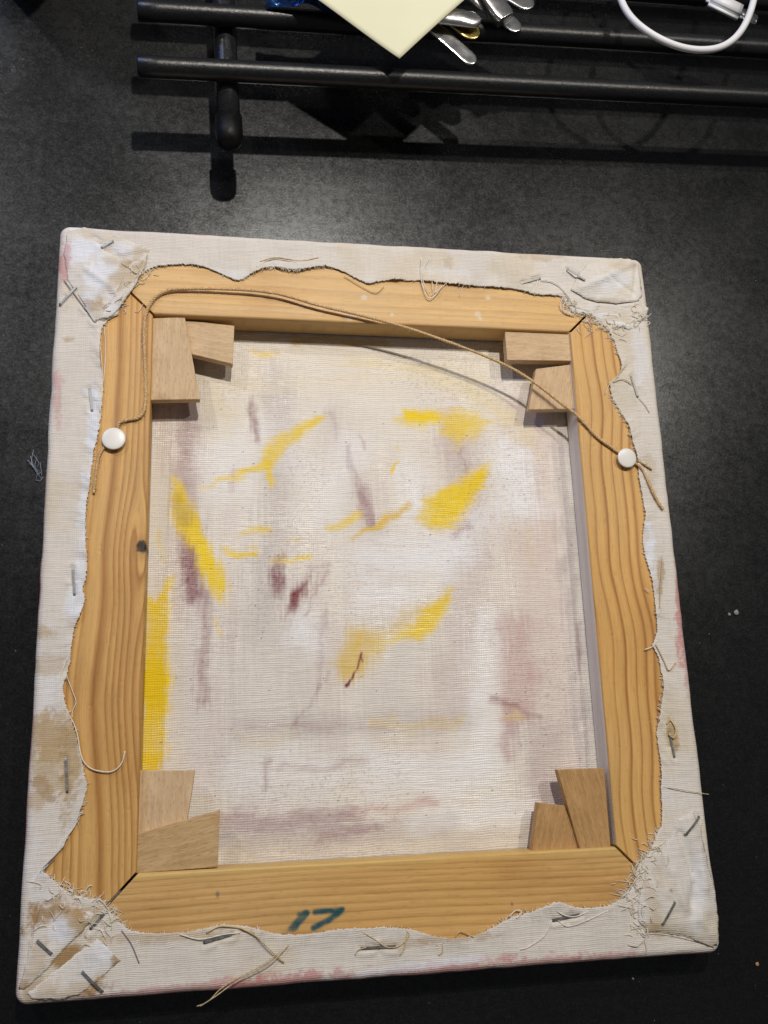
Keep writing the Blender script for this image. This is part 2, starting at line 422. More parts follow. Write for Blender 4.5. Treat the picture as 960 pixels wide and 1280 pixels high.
# yellow marks
stroke([(252, 608), (300, 592), (336, 575), (355, 550), (398, 524)], [5, 9, 20, 22, 11], YEL, .72, 7, .5, 100)
stroke([(498, 526), (545, 524)], [12, 26], YEL, .60, 10, .45, 101)
stroke([(512, 519), (540, 521)], [14, 16], (.90, .65, 0), .9, 8, .3, 102)
shape([(545, 520), (572, 508), (600, 514), (614, 526), (594, 545), (572, 558), (555, 548)], YEL, .70, 12, .45, 103)
shape([(520, 650), (528, 630), (548, 610), (576, 596), (612, 578), (606, 605), (590, 636), (568, 660), (540, 664)], YEL, .82, 10, .4, 104)
shape([(545, 640), (560, 612), (590, 598), (605, 588), (590, 625), (570, 648)], (.90, .65, 0), .7, 12, .3, 105)
stroke([(491, 592), (497, 577)], [9, 3], YEL, .8, 4, .4, 106)
stroke([(494, 560), (496, 561)], 5, YEL, .6, 4, .4, 107)
stroke([(440, 672), (480, 652), (507, 629)], [4, 12, 11], GOLD, .85, 6, .4, 108)
stroke([(412, 657), (428, 653), (446, 644)], [7, 10, 9], YEL, .62, 6, .5, 109)
stroke([(336, 596), (339, 608)], 8, YEL, .75, 5, .4, 110)
shape([(215, 598), (228, 606), (246, 640), (268, 690), (286, 728), (284, 754), (272, 754), (262, 728), (243, 692), (222, 668), (210, 640)], YEL, .82, 9, .45, 111)
stroke([(250, 690), (275, 735)], 16, (.90, .65, 0), .7, 10, .3, 112)
stroke([(276, 688), (318, 691)], [8, 12], YEL, .66, 6, .5, 113)
stroke([(296, 668), (328, 662)], [5, 12], YEL, .62, 6, .5, 114)
stroke([(340, 700), (386, 697)], [4, 10], YEL, .72, 6, .5, 115)
stroke([(357, 678), (372, 679)], 5, GOLD, .6, 6, .5, 116)
stroke([(200, 668), (206, 700)], 8, YEL, .35, 6, .6, 117)
shape([(184, 738), (197, 748), (208, 722), (216, 724), (214, 760), (207, 800), (212, 880), (208, 935), (200, 975), (172, 975), (176, 850), (184, 738)], YEL, .92, 7, .35, 118)
stroke([(268, 775), (272, 785)], 8, YEL, .55, 6, .5, 119)
stroke([(455, 806), (436, 832)], [50, 44], GOLD, .72, 14, .4, 120)
stroke([(470, 800), (515, 770), (540, 757)], [10, 14, 14], GOLD, .55, 10, .5, 121)
shape([(468, 816), (500, 788), (532, 762), (564, 736), (556, 766), (538, 792), (505, 802)], YEL, .72, 10, .5, 120, 4)
shape([(508, 794), (530, 764), (564, 736), (556, 766), (538, 792), (520, 798)], YEL, .75, 8, .4, 120, 4)
stroke([(370, 424), (480, 428)], 16, OCH, .7, 10, .5, 123)
stroke([(290, 416), (360, 420)], 14, OCH, .45, 10, .5, 124)
stroke([(320, 441), (340, 441)], 8, YEL, .6, 6, .5, 125)
stroke([(636, 895), (650, 893)], 12, YEL, .3, 8, .6, 126)
stroke([(660, 660), (664, 700)], 6, GOLD, .25, 8, .6, 127)
stroke([(222, 620), (232, 650)], 14, (.30, .20, .10), .35, 8, .9, 132)
stroke([(235, 690), (238, 725)], 8, RED, .5, 6, .7, 133)
stroke([(343, 715), (347, 728)], 7, RED, .45, 5, .7, 134)
stroke([(398, 718), (392, 745), (380, 770)], 3, MAUVE, .5, 4, .8, 135)
stroke([(405, 845), (385, 880), (360, 910)], 3, MAUVE, .4, 4, .8, 136)
stroke([(455, 560), (446, 545)], 4, MAUVE, .4, 4, .8, 137)
stroke([(620, 440), (660, 470)], 30, CREAM, .3, 20, .6, 138)
stroke([(700, 460), (705, 560)], 24, (.52, .44, .42), .35, 14, .6, 139)
stroke([(560, 500), (560, 560)], 30, PINK, .14, 16, .7, 140)
stroke([(205, 520), (205, 580)], 20, PINK, .22, 14, .6, 141)
# the thin red line and the flecks in the cloth
stroke([(452, 817), (447, 834), (440, 848), (434, 857)], [3.5, 2.2, 2.2, 4.5], RED, 1.0, 2, .1, 130, 1)
stroke([(450, 820), (453, 826)], [3, 3], RED, .8, 2, .1, 131, 1)
P_f = px([(random.uniform(200, 730), random.uniform(440, 1050)) for _ in range(170)])
for (a, b) in P_f:
    i = int((b + .185) / .37 * (NY - 1)); j = int((a + .16) / .32 * (NX - 1))
    if 2 < i < NY - 3 and 2 < j < NX - 3:
        al = random.uniform(.3, .9); col[i, j] = col[i, j] * (1 - al) + np.array((.10, .05, .05)) * al
        if random.random() < .35: col[i, j + 1] = col[i, j + 1] * .6 + np.array((.10, .05, .05)) * .4
# purple speckle where pigment caught in the weave
sp_ = sstep(.55, .85, fbm(X * 1100, Y * 1100, 201, 2)) * sstep(.40, .75, fbm(X * 24, Y * 16, 202, 3))
lay(sp_, (.36, .25, .26), .38)
Z = .0030 + .0008 * (fbm(X * 12, Y * 12, 4, 2) - .5)
V = np.stack([X, Y, Z], -1).reshape(-1, 3)
o = finish(mesh_np('canvas_back', V, grid_faces(NY, NX)), 'canvas_back', M_panel, root, True, col.reshape(-1, 3))
o['label'] = 'back of the painted canvas with yellow, mauve and red paint soaked through'
mod = o.modifiers.new('thick', 'SOLIDIFY'); mod.thickness = .0012; mod.offset = -1

# --- stretcher bars
OX, OY = W2 - .0012, H2 - .0012
def bar(name, a_in, b_in, a_out, b_out, style, seed):
    """a_in,b_in: ends of the inner edge; a_out,b_out: ends of the outer edge (mitred ends)"""
    a_in, b_in, a_out, b_out = [np.array(q, float) for q in (a_in, b_in, a_out, b_out)]
    ax = (b_in - a_in) / np.linalg.norm(b_in - a_in)
    gap = .0009
    NS = 640
    rr = .0014
    prof = [(0, .0040), (0, .009), (0, .014), (0, T - rr)]
    prof += [(rr * (1 - math.cos(t)), T - rr + rr * math.sin(t)) for t in np.linspace(.25, math.pi / 2 - .1, 5)]
    wd = abs(np.cross(ax, a_out - a_in))
    prof += [(q, T) for q in np.linspace(rr * 1.2, wd - .002, 110)]
    prof += [(wd, T - .002), (wd, .0040)]
    prof = np.array(prof); NP = len(prof)
    t = np.clip(prof[:, 0] / wd, 0, 1)
    A = a_in[None] * (1 - t[:, None]) + a_out[None] * t[:, None]; B = b_in[None] * (1 - t[:, None]) + b_out[None] * t[:, None]
    A = A + ax * gap; B = B - ax * gap
    s = np.linspace(0, 1, NS)
    XY = A[None] * (1 - s[:, None, None]) + B[None] * s[:, None, None]
    ZZ = np.broadcast_to(prof[:, 1][None], (NS, NP)).copy()
    along = ((XY - a_in) @ ax); across = np.broadcast_to(prof[:, 0][None], (NS, NP)) - (T - np.minimum(ZZ, T))
    Xw, Yw = XY[..., 0], XY[..., 1]
    ZZ += np.where(ZZ > T - 1e-6, .00025 * (fbm(along * 15, across * 60, seed, 2) - .5), 0)
    # grain
    al, ac = along, across
    ac2 = ac + .004 * (fbm(al * 5, ac * 12, seed, 2) - .5) + .0012 * (fbm(al * 30, ac * 40, seed + 3, 2) - .5)
    early = np.array((.68, .405, .135)); late = np.array((.37, .155, .032))
    if style == 'left':
        k = at(177, 684, T)[:2]; ks = (k - a_in) @ ax; kt = .0035
        d = ac2 - kt; g = np.exp(-((al - ks) / .030) ** 2)
        ac2 = ac2 - .0075 * np.tanh(d / .004) * g * np.exp(-np.abs(d) / .018) - .006 * np.exp(-((al - ks + .075) / .05) ** 2)
        sp, sharp, amt = .0042, 2.2, .95
    elif style == 'right':
        ac2 = ac2 + .0022 * np.sin(al * 38 + 1) * 1 + .0009 * np.sin(al * 95)
        sp, sharp, amt = .0105, 7, 1.15
    elif style == 'top':
        sp, sharp, amt = .0075, 2.4, .62; early = np.array((.73, .475, .20)); late = np.array((.53, .29, .09))
    else:
        ac2 = ac2 + .0015 * np.sin(al * 14)
        sp, sharp, amt = .0042, 2.6, .75; early = np.array((.66, .41, .155)); late = np.array((.38, .19, .055))
    ph = ac2 / sp + 2.2 * vn(ac2 / .013, 0 * ac2, seed + 8) + seed * .37
    fr = ph - np.floor(ph); line = np.where(fr < .88, (fr / .88) ** sharp, (1 - fr) / .12)
    line *= .55 + .45 * vn(np.floor(ph) * 3.7, 0 * ph, seed + 5)
    m = np.clip(line * amt, 0, 1)[..., None]
    c = early * (1 - m) + late * m
    c = c * (1 + .14 * (fbm(al * 14, ac * 30, seed + 20, 3)[..., None] - .5))
    warm = fbm(al * 9, ac * 9, seed + 31, 3); c = c * (1 + np.array((.02, -.05, -.22)) * np.clip((warm - .45) * 2.2, 0, 1)[..., None])
    gri = sstep(.52, .78, fbm(al * 16, ac * 34, seed + 51, 5)); c = c * (1 - .16 * gri[..., None] * np.array((.7, 1.0, 1.3)))      # handling grime
    pore = sstep(.70, .9, vn(al * 260, ac * 2600, seed + 57)); c = c * (1 - .12 * pore[..., None])
    def wpaint(mask, cc, a):
        nonlocal c
        mm = np.clip(mask * a, 0, 1)[..., None]; c = c * (1 - mm) + np.array(cc) * mm
    if style == 'left':
        kk = at(177, 684, T)[:2]; dd = np.hypot((Xw - kk[0]) / .0030, (Yw - kk[1]) / .0032) + .7 * (fbm(Xw * 500, Yw * 500, 5, 3) - .5)
        wpaint(sstep(3.0, 1.0, dd), (.36, .19, .06), .45); wpaint(sstep(1.2, .8, dd), (.03, .016, .010), 1.0)
        wpaint(sstep(.75, .3, np.hypot((Xw - kk[0] + .0012) / .002, (Yw - kk[1] + .0012) / .002)), (.20, .10, .04), .35)
    if style == 'bottom':                            # teal stamp reading 17
        def ink(pts, wpx, a):
            P = [at(x, y, T)[:2] for x, y in pts]
            d = seg_dist(Xw + .0005 * (fbm(Xw * 400, Yw * 400, 3) - .5), Yw + .0005 * (fbm(Xw * 400, Yw * 400, 6) - .5), P, np.full(len(P), wpx / 2 / 2350.))
            wpaint(sstep(.0007, -.0009, d) * (.55 + .7 * fbm(Xw * 300, Yw * 300, 12, 3)), (.015, .085, .10), a)
        ink([(366, 1160), (374, 1151), (382, 1142)], 9, .95); ink([(374, 1143), (384, 1141)], 6, .85); ink([(362, 1161), (370, 1160)], 6, .6)
        ink([(394, 1140), (428, 1137)], 6.5, .98); ink([(425, 1140), (411, 1150), (392, 1160)], 7.5, .95)
        ink([(352, 1170), (360, 1164)], 5, .3)
        for (x, y, r) in ((272, 1118, 4), (640, 1130, 3)):
            q = at(x, y, T); wpaint(sstep(r / 2000., r / 5200., np.hypot((Xw - q[0]) * 1.5, Yw - q[1])), (.18, .15, .13), .8)
        wpaint(sstep(.0045, .0012, ac) * (.5 + fbm(Xw * 220, Yw * 220, 77, 3)), (.66, .47, .15), .5)
        wpaint(sstep(.55, .75, fbm(Xw * 18, Yw * 40, 71, 3)) * sstep(.02, .05, ac), (.55, .30, .04), .45)
    if style == 'top':
        for (x, y, r) in ((455, 372, 5), (597, 393, 5), (600, 398, 4), (610, 372, 4), (490, 393, 3), (437, 398, 5)):
            q = at(x, y, T); wpaint(sstep(r / 1900., r / 5000., np.hypot(Xw - q[0], Yw - q[1]) + .001 * (fbm(Xw * 500, Yw * 500, 6) - .5)), (.75, .68, .55), .6)
        wpaint(sstep(.004, .0005, np.abs(ac - .001)), (.40, .22, .08), .25)
    if style == 'right':
        inn = np.broadcast_to((prof[:, 0] < 1e-6)[None], Xw.shape)
        wpaint(inn * 1.0, (.84, .80, .77), .9)  # inner face painted pale: light from the left put into its colour
        wpaint(inn * sstep(.35, .6, vn(ZZ * 650, al * 8, 3)), (.55, .50, .48), .5)
    V = np.stack([Xw, Yw, ZZ], -1).reshape(-1, 3)
    me = mesh_np(name, V, grid_faces(NS, NP))
    o = finish(me, name, M_wood, root, True, c.reshape(-1, 3))
    ga = me.attributes.new('grain_uv', 'FLOAT_VECTOR', 'POINT')
    ga.data.foreach_set('vector', np.stack([al, ac2, 0 * al + seed], -1).astype(np.float32).ravel())
    # close the mitred ends
    bm = bmesh.new(); bm.from_mesh(me)
    bm.verts.ensure_lookup_table()
    for base_ in (0, (NS - 1) * NP):
        f = bm.faces.new([bm.verts[base_ + i] for i in range(NP)]); f.smooth = False
    bmesh.ops.recalc_face_normals(bm, faces=bm.faces); bm.to_mesh(me); bm.free()
    return o
bar('stretcher_bar', (IX0, IY0), (IX0, IY1), (-OX, -OY), (-OX, OY), 'left', 11)
bar('stretcher_bar', (IX1, IY0), (IX1, IY1), (OX, -OY), (OX, OY), 'right', 23)
bar('stretcher_bar', (IX0, IY1), (IX1, IY1), (-OX, OY), (OX, OY), 'top', 37)
b_ = bar('stretcher_bar', (IX0, IY0), (IX1, IY0), (-OX, -OY), (OX, -OY), 'bottom', 41)
b_['label'] = 'bottom pine bar stamped 17 in teal ink'

# --- the canvas turned over the bars: torn inner edge, rounded rim, sides
STAPLES = [((112, 486), (115, 513), 0), ((91, 711), (93, 743), 0), ((127, 309), (141, 301), 1.8), ((75, 381), (95, 359), 1.2), ((107, 384), (119, 402), 1.6), ((709, 338), (731, 350), 1.4),
           ((652, 354), (675, 348), .6), ((837, 917), (843, 946), .4), ((857, 1043), (873, 1021), 2.0), ((829, 1155), (844, 1128), 3.0), ((691, 1150), (724, 1143), .6),
           ((452, 1185), (494, 1183), .3), ((255, 1178), (289, 1168), .6), ((47, 1176), (64, 1192), 1.8), ((103, 1215), (128, 1239), 1.9), ((113, 1161), (131, 1141), 1.8),
           ((789, 471), (797, 496), .5), ((82, 948), (84, 990), .3)]
EDGE = [(165, 352), (172, 344), (190, 335), (215, 331), (240, 331), (262, 336), (283, 345), (300, 350), (318, 340), (340, 334), (370, 338), (405, 333), (430, 340),
        (445, 348), (462, 354), (475, 352), (490, 350), (520, 351), (540, 352), (570, 356), (600, 358), (640, 361), (655, 364), (668, 368), (690, 369), (704, 371), (709, 379),
        (716, 388), (728, 393), (738, 392), (748, 402), (760, 412), (767, 424), (772, 440), (776, 455), (775, 465), (764, 478), (763, 488), (767, 500), (776, 515), (785, 530), (789, 545),
        (793, 560), (797, 577), (799, 600), (803, 620), (806, 640), (804, 665), (804, 680), (808, 700), (815, 725), (818, 745), (820, 770), (821, 790), (816, 806),
        (822, 818), (826, 835), (829, 860), (826, 880), (823, 900), (821, 915), (823, 935), (826, 955), (826, 980), (827, 1000), (828, 1020), (826, 1032), (820, 1045),
        (815, 1058), (807, 1072), (797, 1085), (795, 1100), (788, 1113), (782, 1121), (770, 1128), (755, 1133), (735, 1135), (715, 1133), (698, 1127), (685, 1131), (670, 1137),
        (655, 1143), (640, 1147), (622, 1156), (605, 1165), (588, 1171), (560, 1172), (540, 1170), (520, 1163), (500, 1160), (480, 1159), (460, 1160), (440, 1160), (420, 1162),
        (400, 1165), (380, 1168), (360, 1168), (345, 1167), (330, 1163), (310, 1158), (290, 1156), (270, 1157), (248, 1162), (220, 1166), (184, 1166), (163, 1163), (152, 1155),
        (142, 1146), (133, 1134), (124, 1126), (103, 1121), (81, 1113), (67, 1100), (53, 1085), (76, 1067), (83, 1049), (94, 1033), (99, 1017), (106, 996), (109, 982),
        (104, 960), (97, 925), (86, 890), (79, 862), (83, 845), (88, 823), (92, 787), (100, 770), (106, 747), (103, 737), (108, 720), (109, 697), (107, 673), (108, 633), (113, 600),
        (117, 567), (122, 545), (127, 513), (128, 473), (125, 447), (127, 413), (136, 398), (150, 375)]
ew = ats(EDGE, T + .001)[:, :2]
ew = smooth_line(np.vstack([ew, ew[:1]]), 6)[:-1]
ang = np.unwrap(np.arctan2(ew[:, 1], ew[:, 0])); rad = np.hypot(ew[:, 0], ew[:, 1])
if ang[-1] < ang[0]: ang = ang[::-1]; rad = rad[::-1]
od = np.argsort(ang); ang = ang[od]; rad = rad[od]
angE = np.concatenate([ang - 2 * math.pi, ang, ang + 2 * math.pi]); radE = np.tile(rad, 3)
def edge_radius(a): return np.interp(a, angE, radE)
RCN = .0055; RIM = .0038
def rim_outline(n):
    pts = []
    L = [(W2 - RCN, -H2 + RCN, -90), (W2 - RCN, H2 - RCN, 0), (-W2 + RCN, H2 - RCN, 90), (-W2 + RCN, -H2 + RCN, 180)]
    for q, (cx, cy, a0) in enumerate(L):
        for k in range(14):
            a = math.radians(a0 + 90 * k / 13); pts.append((cx + RCN * math.cos(a), cy + RCN * math.sin(a), math.cos(a), math.sin(a)))
        nx_, ny_, a1 = L[(q + 1) % 4]; a = math.radians(a0 + 90)
        p0 = np.array(pts[-1][:2]); p1 = np.array((nx_ + RCN * math.cos(a), ny_ + RCN * math.sin(a)))
        for k in range(1, n):
            t = k / n; p = p0 * (1 - t) + p1 * t; pts.append((p[0], p[1], math.cos(a), math.sin(a)))
    return np.array(pts)
RO = rim_outline(560); NO = len(RO)
arc = np.arange(NO) / NO
ua = np.arctan2(RO[:, 1], RO[:, 0])
perim = 2 * (W2 + H2) * 2
sA = np.cos(ua) * 40; sB = np.sin(ua) * 40
ri = edge_radius(ua)
ri = ri + .0009 * (fbm(sA * 5, sB * 5, 61, 3) - .5) + .0008 * (vn(sA * 22, sB * 22, 62) - .5) + .0004 * (rng.random(NO) - .5) * sstep(.45, .6, vn(sA * 1.3, sB * 1.3, 69))
inner = np.stack([np.cos(ua) * ri, np.sin(ua) * ri], 1)
bul = .0010 * (fbm(sA * .35, sB * .35, 63, 2) - .5)
# the fold at the lower right corner bulges a little
brc = at(899, 1120, T)[:2]; bul += .0016 * np.exp(-(((RO[:, 0] - brc[0]) ** 2 + (RO[:, 1] - brc[1]) ** 2) / .016 ** 2))
outer = RO[:, :2] + RO[:, 2:] * bul[:, None]; nrm = RO[:, 2:]
topo = outer - nrm * RIM
corner = np.minimum(np.abs(np.abs(outer[:, 0]) - W2) + np.abs(np.abs(outer[:, 1]) - H2), .2)
cf = sstep(.02, .06, corner)                       # 0 at the corners
lift = cf * np.clip(  .0030 * (fbm(sA * .55, sB * .55, 65, 3) - .28), .0002, None)
rows = []; NK = 34
ztop = T + CLOTH
for k in range(NK):
    t = k / (NK - 1); p = inner * (1 - t) + topo * t
    dist = np.hypot(*(p - inner).T)
    z = ztop + lift * np.exp(-(dist / .0055) ** 2) * 1.0
    z += cf * .0007 * (fbm(p[:, 0] * 60, p[:, 1] * 60, 66, 3) - .45) * min(1, (1 - t) * 4) * (1 if k else 1)
    for sa_, sb_, _d in STAPLES:                     # cloth pulled in under each staple
        A_, B_ = at(*sa_, T)[:2], at(*sb_, T)[:2]; M_ = (A_ + B_) / 2; rr_ = np.hypot(p[:, 0] - M_[0], p[:, 1] - M_[1])
        dd = seg_dist(p[:, 0], p[:, 1], [A_, B_])
        z = z - .0006 * np.exp(-(dd / .0014) ** 2) + .0006 * np.exp(-((dd - .0026) / .0014) ** 2) * (.4 + .6 * np.cos(3 * np.arctan2(p[:, 1] - M_[1], p[:, 0] - M_[0]) + M_[0] * 900))
    rows.append(np.column_stack([p, np.maximum(z, T + .0003)]))
for k in range(1, 9):
    a = k / 8 * math.pi / 2
    p = topo + nrm * RIM * math.sin(a); rows.append(np.column_stack([p, np.full(NO, ztop - RIM * (1 - math.cos(a)))]))
for zz in (.014, .010, .006, .0035):
    p = outer + nrm * .0008 * math.sin(zz * 200); rows.append(np.column_stack([p, np.full(NO, zz)]))
rows.append(np.column_stack([outer - nrm * .0012, np.full(NO, .0012)])); rows.append(np.column_stack([outer - nrm * .02, np.full(NO, .0008)]))
V = np.array(rows)
FX, FY, FZ = V[..., 0], V[..., 1], V[..., 2]
def cloth_color(FX, FY, depth, blobs, seed=0, basec=(.71, .665, .605)):
    c = np.empty(FX.shape + (3,)); c[:] = basec
    c *= (1 + .14 * (fbm(FX * 45, FY * 45, 301 + seed, 4) - .5))[..., None]
    y = sstep(.52, .75, fbm(FX * 32, FY * 32, 302 + seed, 4)); c = c * (1 - .09 * y[..., None] * np.array((.4, .8, 1.8)))
    for (x, yy, rx, ry, ang_, cc, a) in blobs:
        q = at(x, yy, T); u, v = FX - q[0], FY - q[1]; r = math.radians(ang_)
        uu = (u * math.cos(r) + v * math.sin(r)) / (rx / 2250.); vv = (-u * math.sin(r) + v * math.cos(r)) / (ry / 2250.)
        d = np.hypot(uu, vv) + 1.3 * (fbm(FX * 190, FY * 190, int(x + yy) % 97, 4) - .5) + .7 * (fbm(FX * 900, FY * 900, 55, 2) - .5)
        m = np.clip(sstep(1.15, .55, d) * a, 0, 1)[..., None]; c = c * (1 - m) + np.array(cc) * m
    return c
STAIN = (.45, .31, .14); STAIN2 = (.36, .22, .09); GES = (.76, .79, .86); PNK = (.55, .24, .24); LPK = (.62, .42, .42)
BLOBS = [
    # white gesso that ran along the torn edge
    (118, 540, 10, 70, 4, GES, .9), (108, 640, 10, 60, 0, GES, .75), (100, 720, 8, 30, 0, GES, .7), (96, 750, 14, 22, -20, GES, .7), (812, 690, 9, 45, -10, GES, .9), (800, 440, 12, 60, -5, GES, .45),
    (830, 990, 30, 20, 0, GES, .35), (110, 290, 30, 12, -10, GES, .7), (300, 345, 60, 10, 0, GES, .35), (60, 860, 12, 60, 3, GES, .35), (560, 340, 40, 10, 0, GES, .3), (50, 1110, 14, 60, 8, GES, .3),
    # stains
    (62, 918, 34, 30, 0, STAIN, .62), (90, 950, 13, 62, 0, STAIN, .75), (66, 945, 20, 40, 10, STAIN, .5), (55, 985, 10, 18, 40, STAIN2, .6), (45, 1000, 20, 10, 30, STAIN, .5), (62, 830, 20, 14, 0, STAIN, .4), (50, 790, 14, 8, 0, STAIN, .5),
    (85, 425, 8, 5, 0, STAIN, .5), (70, 1140, 24, 14, 0, STAIN2, .55), (100, 1150, 34, 14, 20, STAIN, .6), (80, 1195, 16, 60, 42, STAIN2, .95), (45, 1235, 16, 14, 0, STAIN2, .5),
    (600, 296, 60, 8, -3, STAIN, .3), (680, 320, 40, 10, 0, STAIN, .35), (560, 330, 10, 10, 0, STAIN, .4), (812, 590, 8, 40, 0, STAIN, .3), (825, 720, 5, 40, -10, STAIN2, .55), (838, 920, 8, 20, 0, STAIN, .8),
    (500, 1180, 50, 6, 0, STAIN, .3), (570, 1172, 50, 5, 0, STAIN2, .4), (200, 1170, 80, 6, 0, STAIN, .4), (870, 1080, 8, 40, -10, STAIN, .25), (820, 1150, 10, 24, 0, STAIN, .3),
    # pink from the painted face
    (80, 335, 9, 30, 4, PNK, .65), (72, 500, 6, 40, 2, PNK, .4), (75, 475, 8, 10, 0, LPK, .5), (250, 292, 12, 5, 0, PNK, .4), (850, 740, 8, 90, -6, PNK, .75), (858, 820, 6, 50, -6, PNK, .5),
    (822, 470, 5, 40, -5, LPK, .6), (330, 1232, 90, 9, 4, PNK, .75), (480, 1222, 160, 9, 4, PNK, .7), (220, 1240, 120, 8, 4, PNK, .55), (640, 1208, 120, 7, 4, PNK, .6), (740, 1200, 60, 7, 4, PNK, .5),
    (520, 1208, 90, 6, 4, GES, .6), (130, 1248, 60, 7, 3, LPK, .5),
]
fc = cloth_color(FX, FY, FZ, BLOBS)
side = np.zeros(FX.shape); side[NK + 4:] = 1
pm = side * sstep(.35, .6, fbm(FX * 25, FY * 25, 401, 3)); fc = fc * (1 - .75 * pm[..., None]) + np.array(PNK) * .75 * pm[..., None]
o = finish(mesh_np('turned_over_edge', V.reshape(-1, 3), grid_faces(len(rows), NO, True)), 'turned_over_edge', M_flap, root, True, fc.reshape(-1, 3))
o['label'] = 'raw canvas edge folded over the bars, torn and stained'
mod = o.modifiers.new('thick', 'SOLIDIFY'); mod.thickness = .0004; mod.offset = 0

# --- folded corner layers
def cloth_patch(name, pts, z0, h, wr, blobs, seed, label=None, edge=.0001, basec=(.73, .695, .645), creases=()):
    P = ats(pts, T + .001)[:, :2]; P = np.vstack([P, P[:1]])
    P = np.vstack([P[i] * (1 - k / 9) + P[i + 1] * k / 9 for i in range(len(P) - 1) for k in range(9)])
    P = P + .0009 * (np.column_stack([vn(P[:, 0] * 700, P[:, 1] * 700, seed), vn(P[:, 0] * 700, P[:, 1] * 700, seed + 1)]) - .5)
    st = .0010
    gx = np.arange(P[:, 0].min(), P[:, 0].max(), st); gy = np.arange(P[:, 1].min(), P[:, 1].max(), st)
    GX, GY = np.meshgrid(gx, gy); sd = poly_sd(GX, GY, P)
    ok = sd < -st * .5
    pts2 = [Vector(p) for p in P] + [Vector((a, b)) for a, b in zip(GX[ok], GY[ok])]
    npz = len(P)
    r = delaunay_2d_cdt(pts2, [], [list(range(npz))], 1, 1e-7)
    v2 = np.array([(v.x, v.y) for v in r[0]]); tri = [tuple(f) for f in r[2]]
    d = -np.minimum(poly_sd(v2[:, 0], v2[:, 1], P), 0)
    z = z0 + edge + h * (1 - np.exp(-d / .004)) + 1.5 * wr * (fbm(v2[:, 0] * 75, v2[:, 1] * 75, seed, 3) - .5) * (1 - np.exp(-d / .003))
    for (cp, depth, wid) in creases:
        q = [at(x, y, T)[:2] for x, y in cp]
        z += depth * np.exp(-(seg_dist(v2[:, 0], v2[:, 1], q) / wid) ** 2)
    mb = MB(); mb.add(np.column_stack([v2, z]), tri)
    c = cloth_color(v2[:, 0], v2[:, 1], 0, blobs, seed, basec)
    o = mb.build(name, M_flap, root, True, c)
    bm = bmesh.new(); bm.from_mesh(o.data); bmesh.ops.recalc_face_normals(bm, faces=bm.faces)
    if sum(f.normal.z for f in bm.faces) < 0: bmesh.ops.reverse_faces(bm, faces=bm.faces)
    bm.to_mesh(o.data); bm.free()
    m = o.modifiers.new('thick', 'SOLIDIFY'); m.thickness = .0005; m.offset = -1
    if label: o['label'] = label
    return o
ZC = ztop + .0003
cloth_patch('corner_fold', [(84, 290), (105, 284), (133, 291), (160, 300), (187, 311), (184, 326), (172, 342), (163, 358), (154, 376), (147, 394), (130, 402), (116, 401), (102, 376), (84, 350), (80, 318)],
            ZC, .0010, .0020, [(105, 315, 26, 22, 20, GES, .95), (128, 345, 16, 26, -30, GES, .85), (112, 375, 10, 26, -40, GES, .8), (120, 295, 34, 10, -8, STAIN, .25), (150, 330, 30, 8, -12, STAIN, .4), (135, 365, 14, 14, 0, GES, .6), (150, 312, 24, 8, -10, GES, .5),
                               (150, 350, 12, 40, -40, STAIN, .45), (120, 385, 18, 10, 0, STAIN2, .5), (84, 325, 6, 20, 0, PNK, .6), (175, 322, 12, 16, 0, STAIN, .4)], 5, 'gesso spattered top left corner fold',
            creases=[([(120, 300), (150, 325), (180, 318)], -.0012, .0018), ([(110, 340), (140, 360), (150, 380)], .0010, .002)])
cloth_patch('corner_fold', [(162, 332), (184, 318), (182, 334), (168, 358), (154, 380), (140, 397), (124, 400), (142, 372)], ZC + .0010, .0010, .0022,
            [(160, 350, 8, 50, -40, STAIN, .55), (140, 388, 18, 8, 0, GES, .5)], 8)
cloth_patch('corner_fold', [(708, 364), (730, 372), (745, 379), (770, 381), (796, 375), (811, 385), (807, 398), (795, 410), (778, 412), (762, 404), (745, 396), (737, 390), (716, 384)],
            ZC - .0002, .0014, .0032, [(755, 400, 30, 8, -10, GES, .6), (800, 390, 12, 16, 0, STAIN, .3)], 13, None, creases=[([(748, 388), (775, 391), (798, 386)], -.0022, .0014), ([(756, 399), (785, 401)], -.0018, .0012)])
cloth_patch('corner_fold', [(733, 331), (757, 323), (785, 324), (797, 331), (800, 350), (802, 370), (796, 377), (770, 380), (745, 378), (728, 372), (713, 362), (722, 345)],
            ZC + .0006, .0012, .0018, [(760, 355, 30, 14, 20, GES, .6), (778, 335, 20, 8, 0, STAIN, .25), (800, 362, 3, 4, 0, (.16, .06, .05), .95), (760, 378, 40, 5, 0, STAIN, .3)], 17, 'top right corner fold',
            creases=[([(790, 330), (755, 350), (725, 362)], .0010, .0020), ([(793, 335), (790, 372)], -.0010, .0012), ([(755, 345), (790, 368)], -.0008, .0014)])
cloth_patch('corner_fold', [(838, 1046), (848, 1024), (866, 1014), (876, 1036), (884, 1078), (893, 1110), (898, 1150), (896, 1182), (885, 1183), (860, 1172), (830, 1166), (808, 1166), (798, 1152), (797, 1126), (803, 1105), (815, 1080), (828, 1058)],
            ZC, .0020, .0022, [(870, 1110, 14, 50, -15, GES, .4), (812, 1130, 10, 34, 10, STAIN, .35), (808, 1160, 20, 8, 0, STAIN, .5), (835, 1112, 3, 3, 0, STAIN2, .9), (825, 1095, 14, 30, 30, STAIN, .25)], 21,
            'frayed bottom right corner fold', basec=(.69, .66, .61),
            creases=[([(850, 1045), (868, 1100), (862, 1140)], -.0020, .0030), ([(838, 1090), (852, 1130), (895, 1170)], .0010, .0030), ([(872, 1060), (880, 1110)], .0008, .002)])
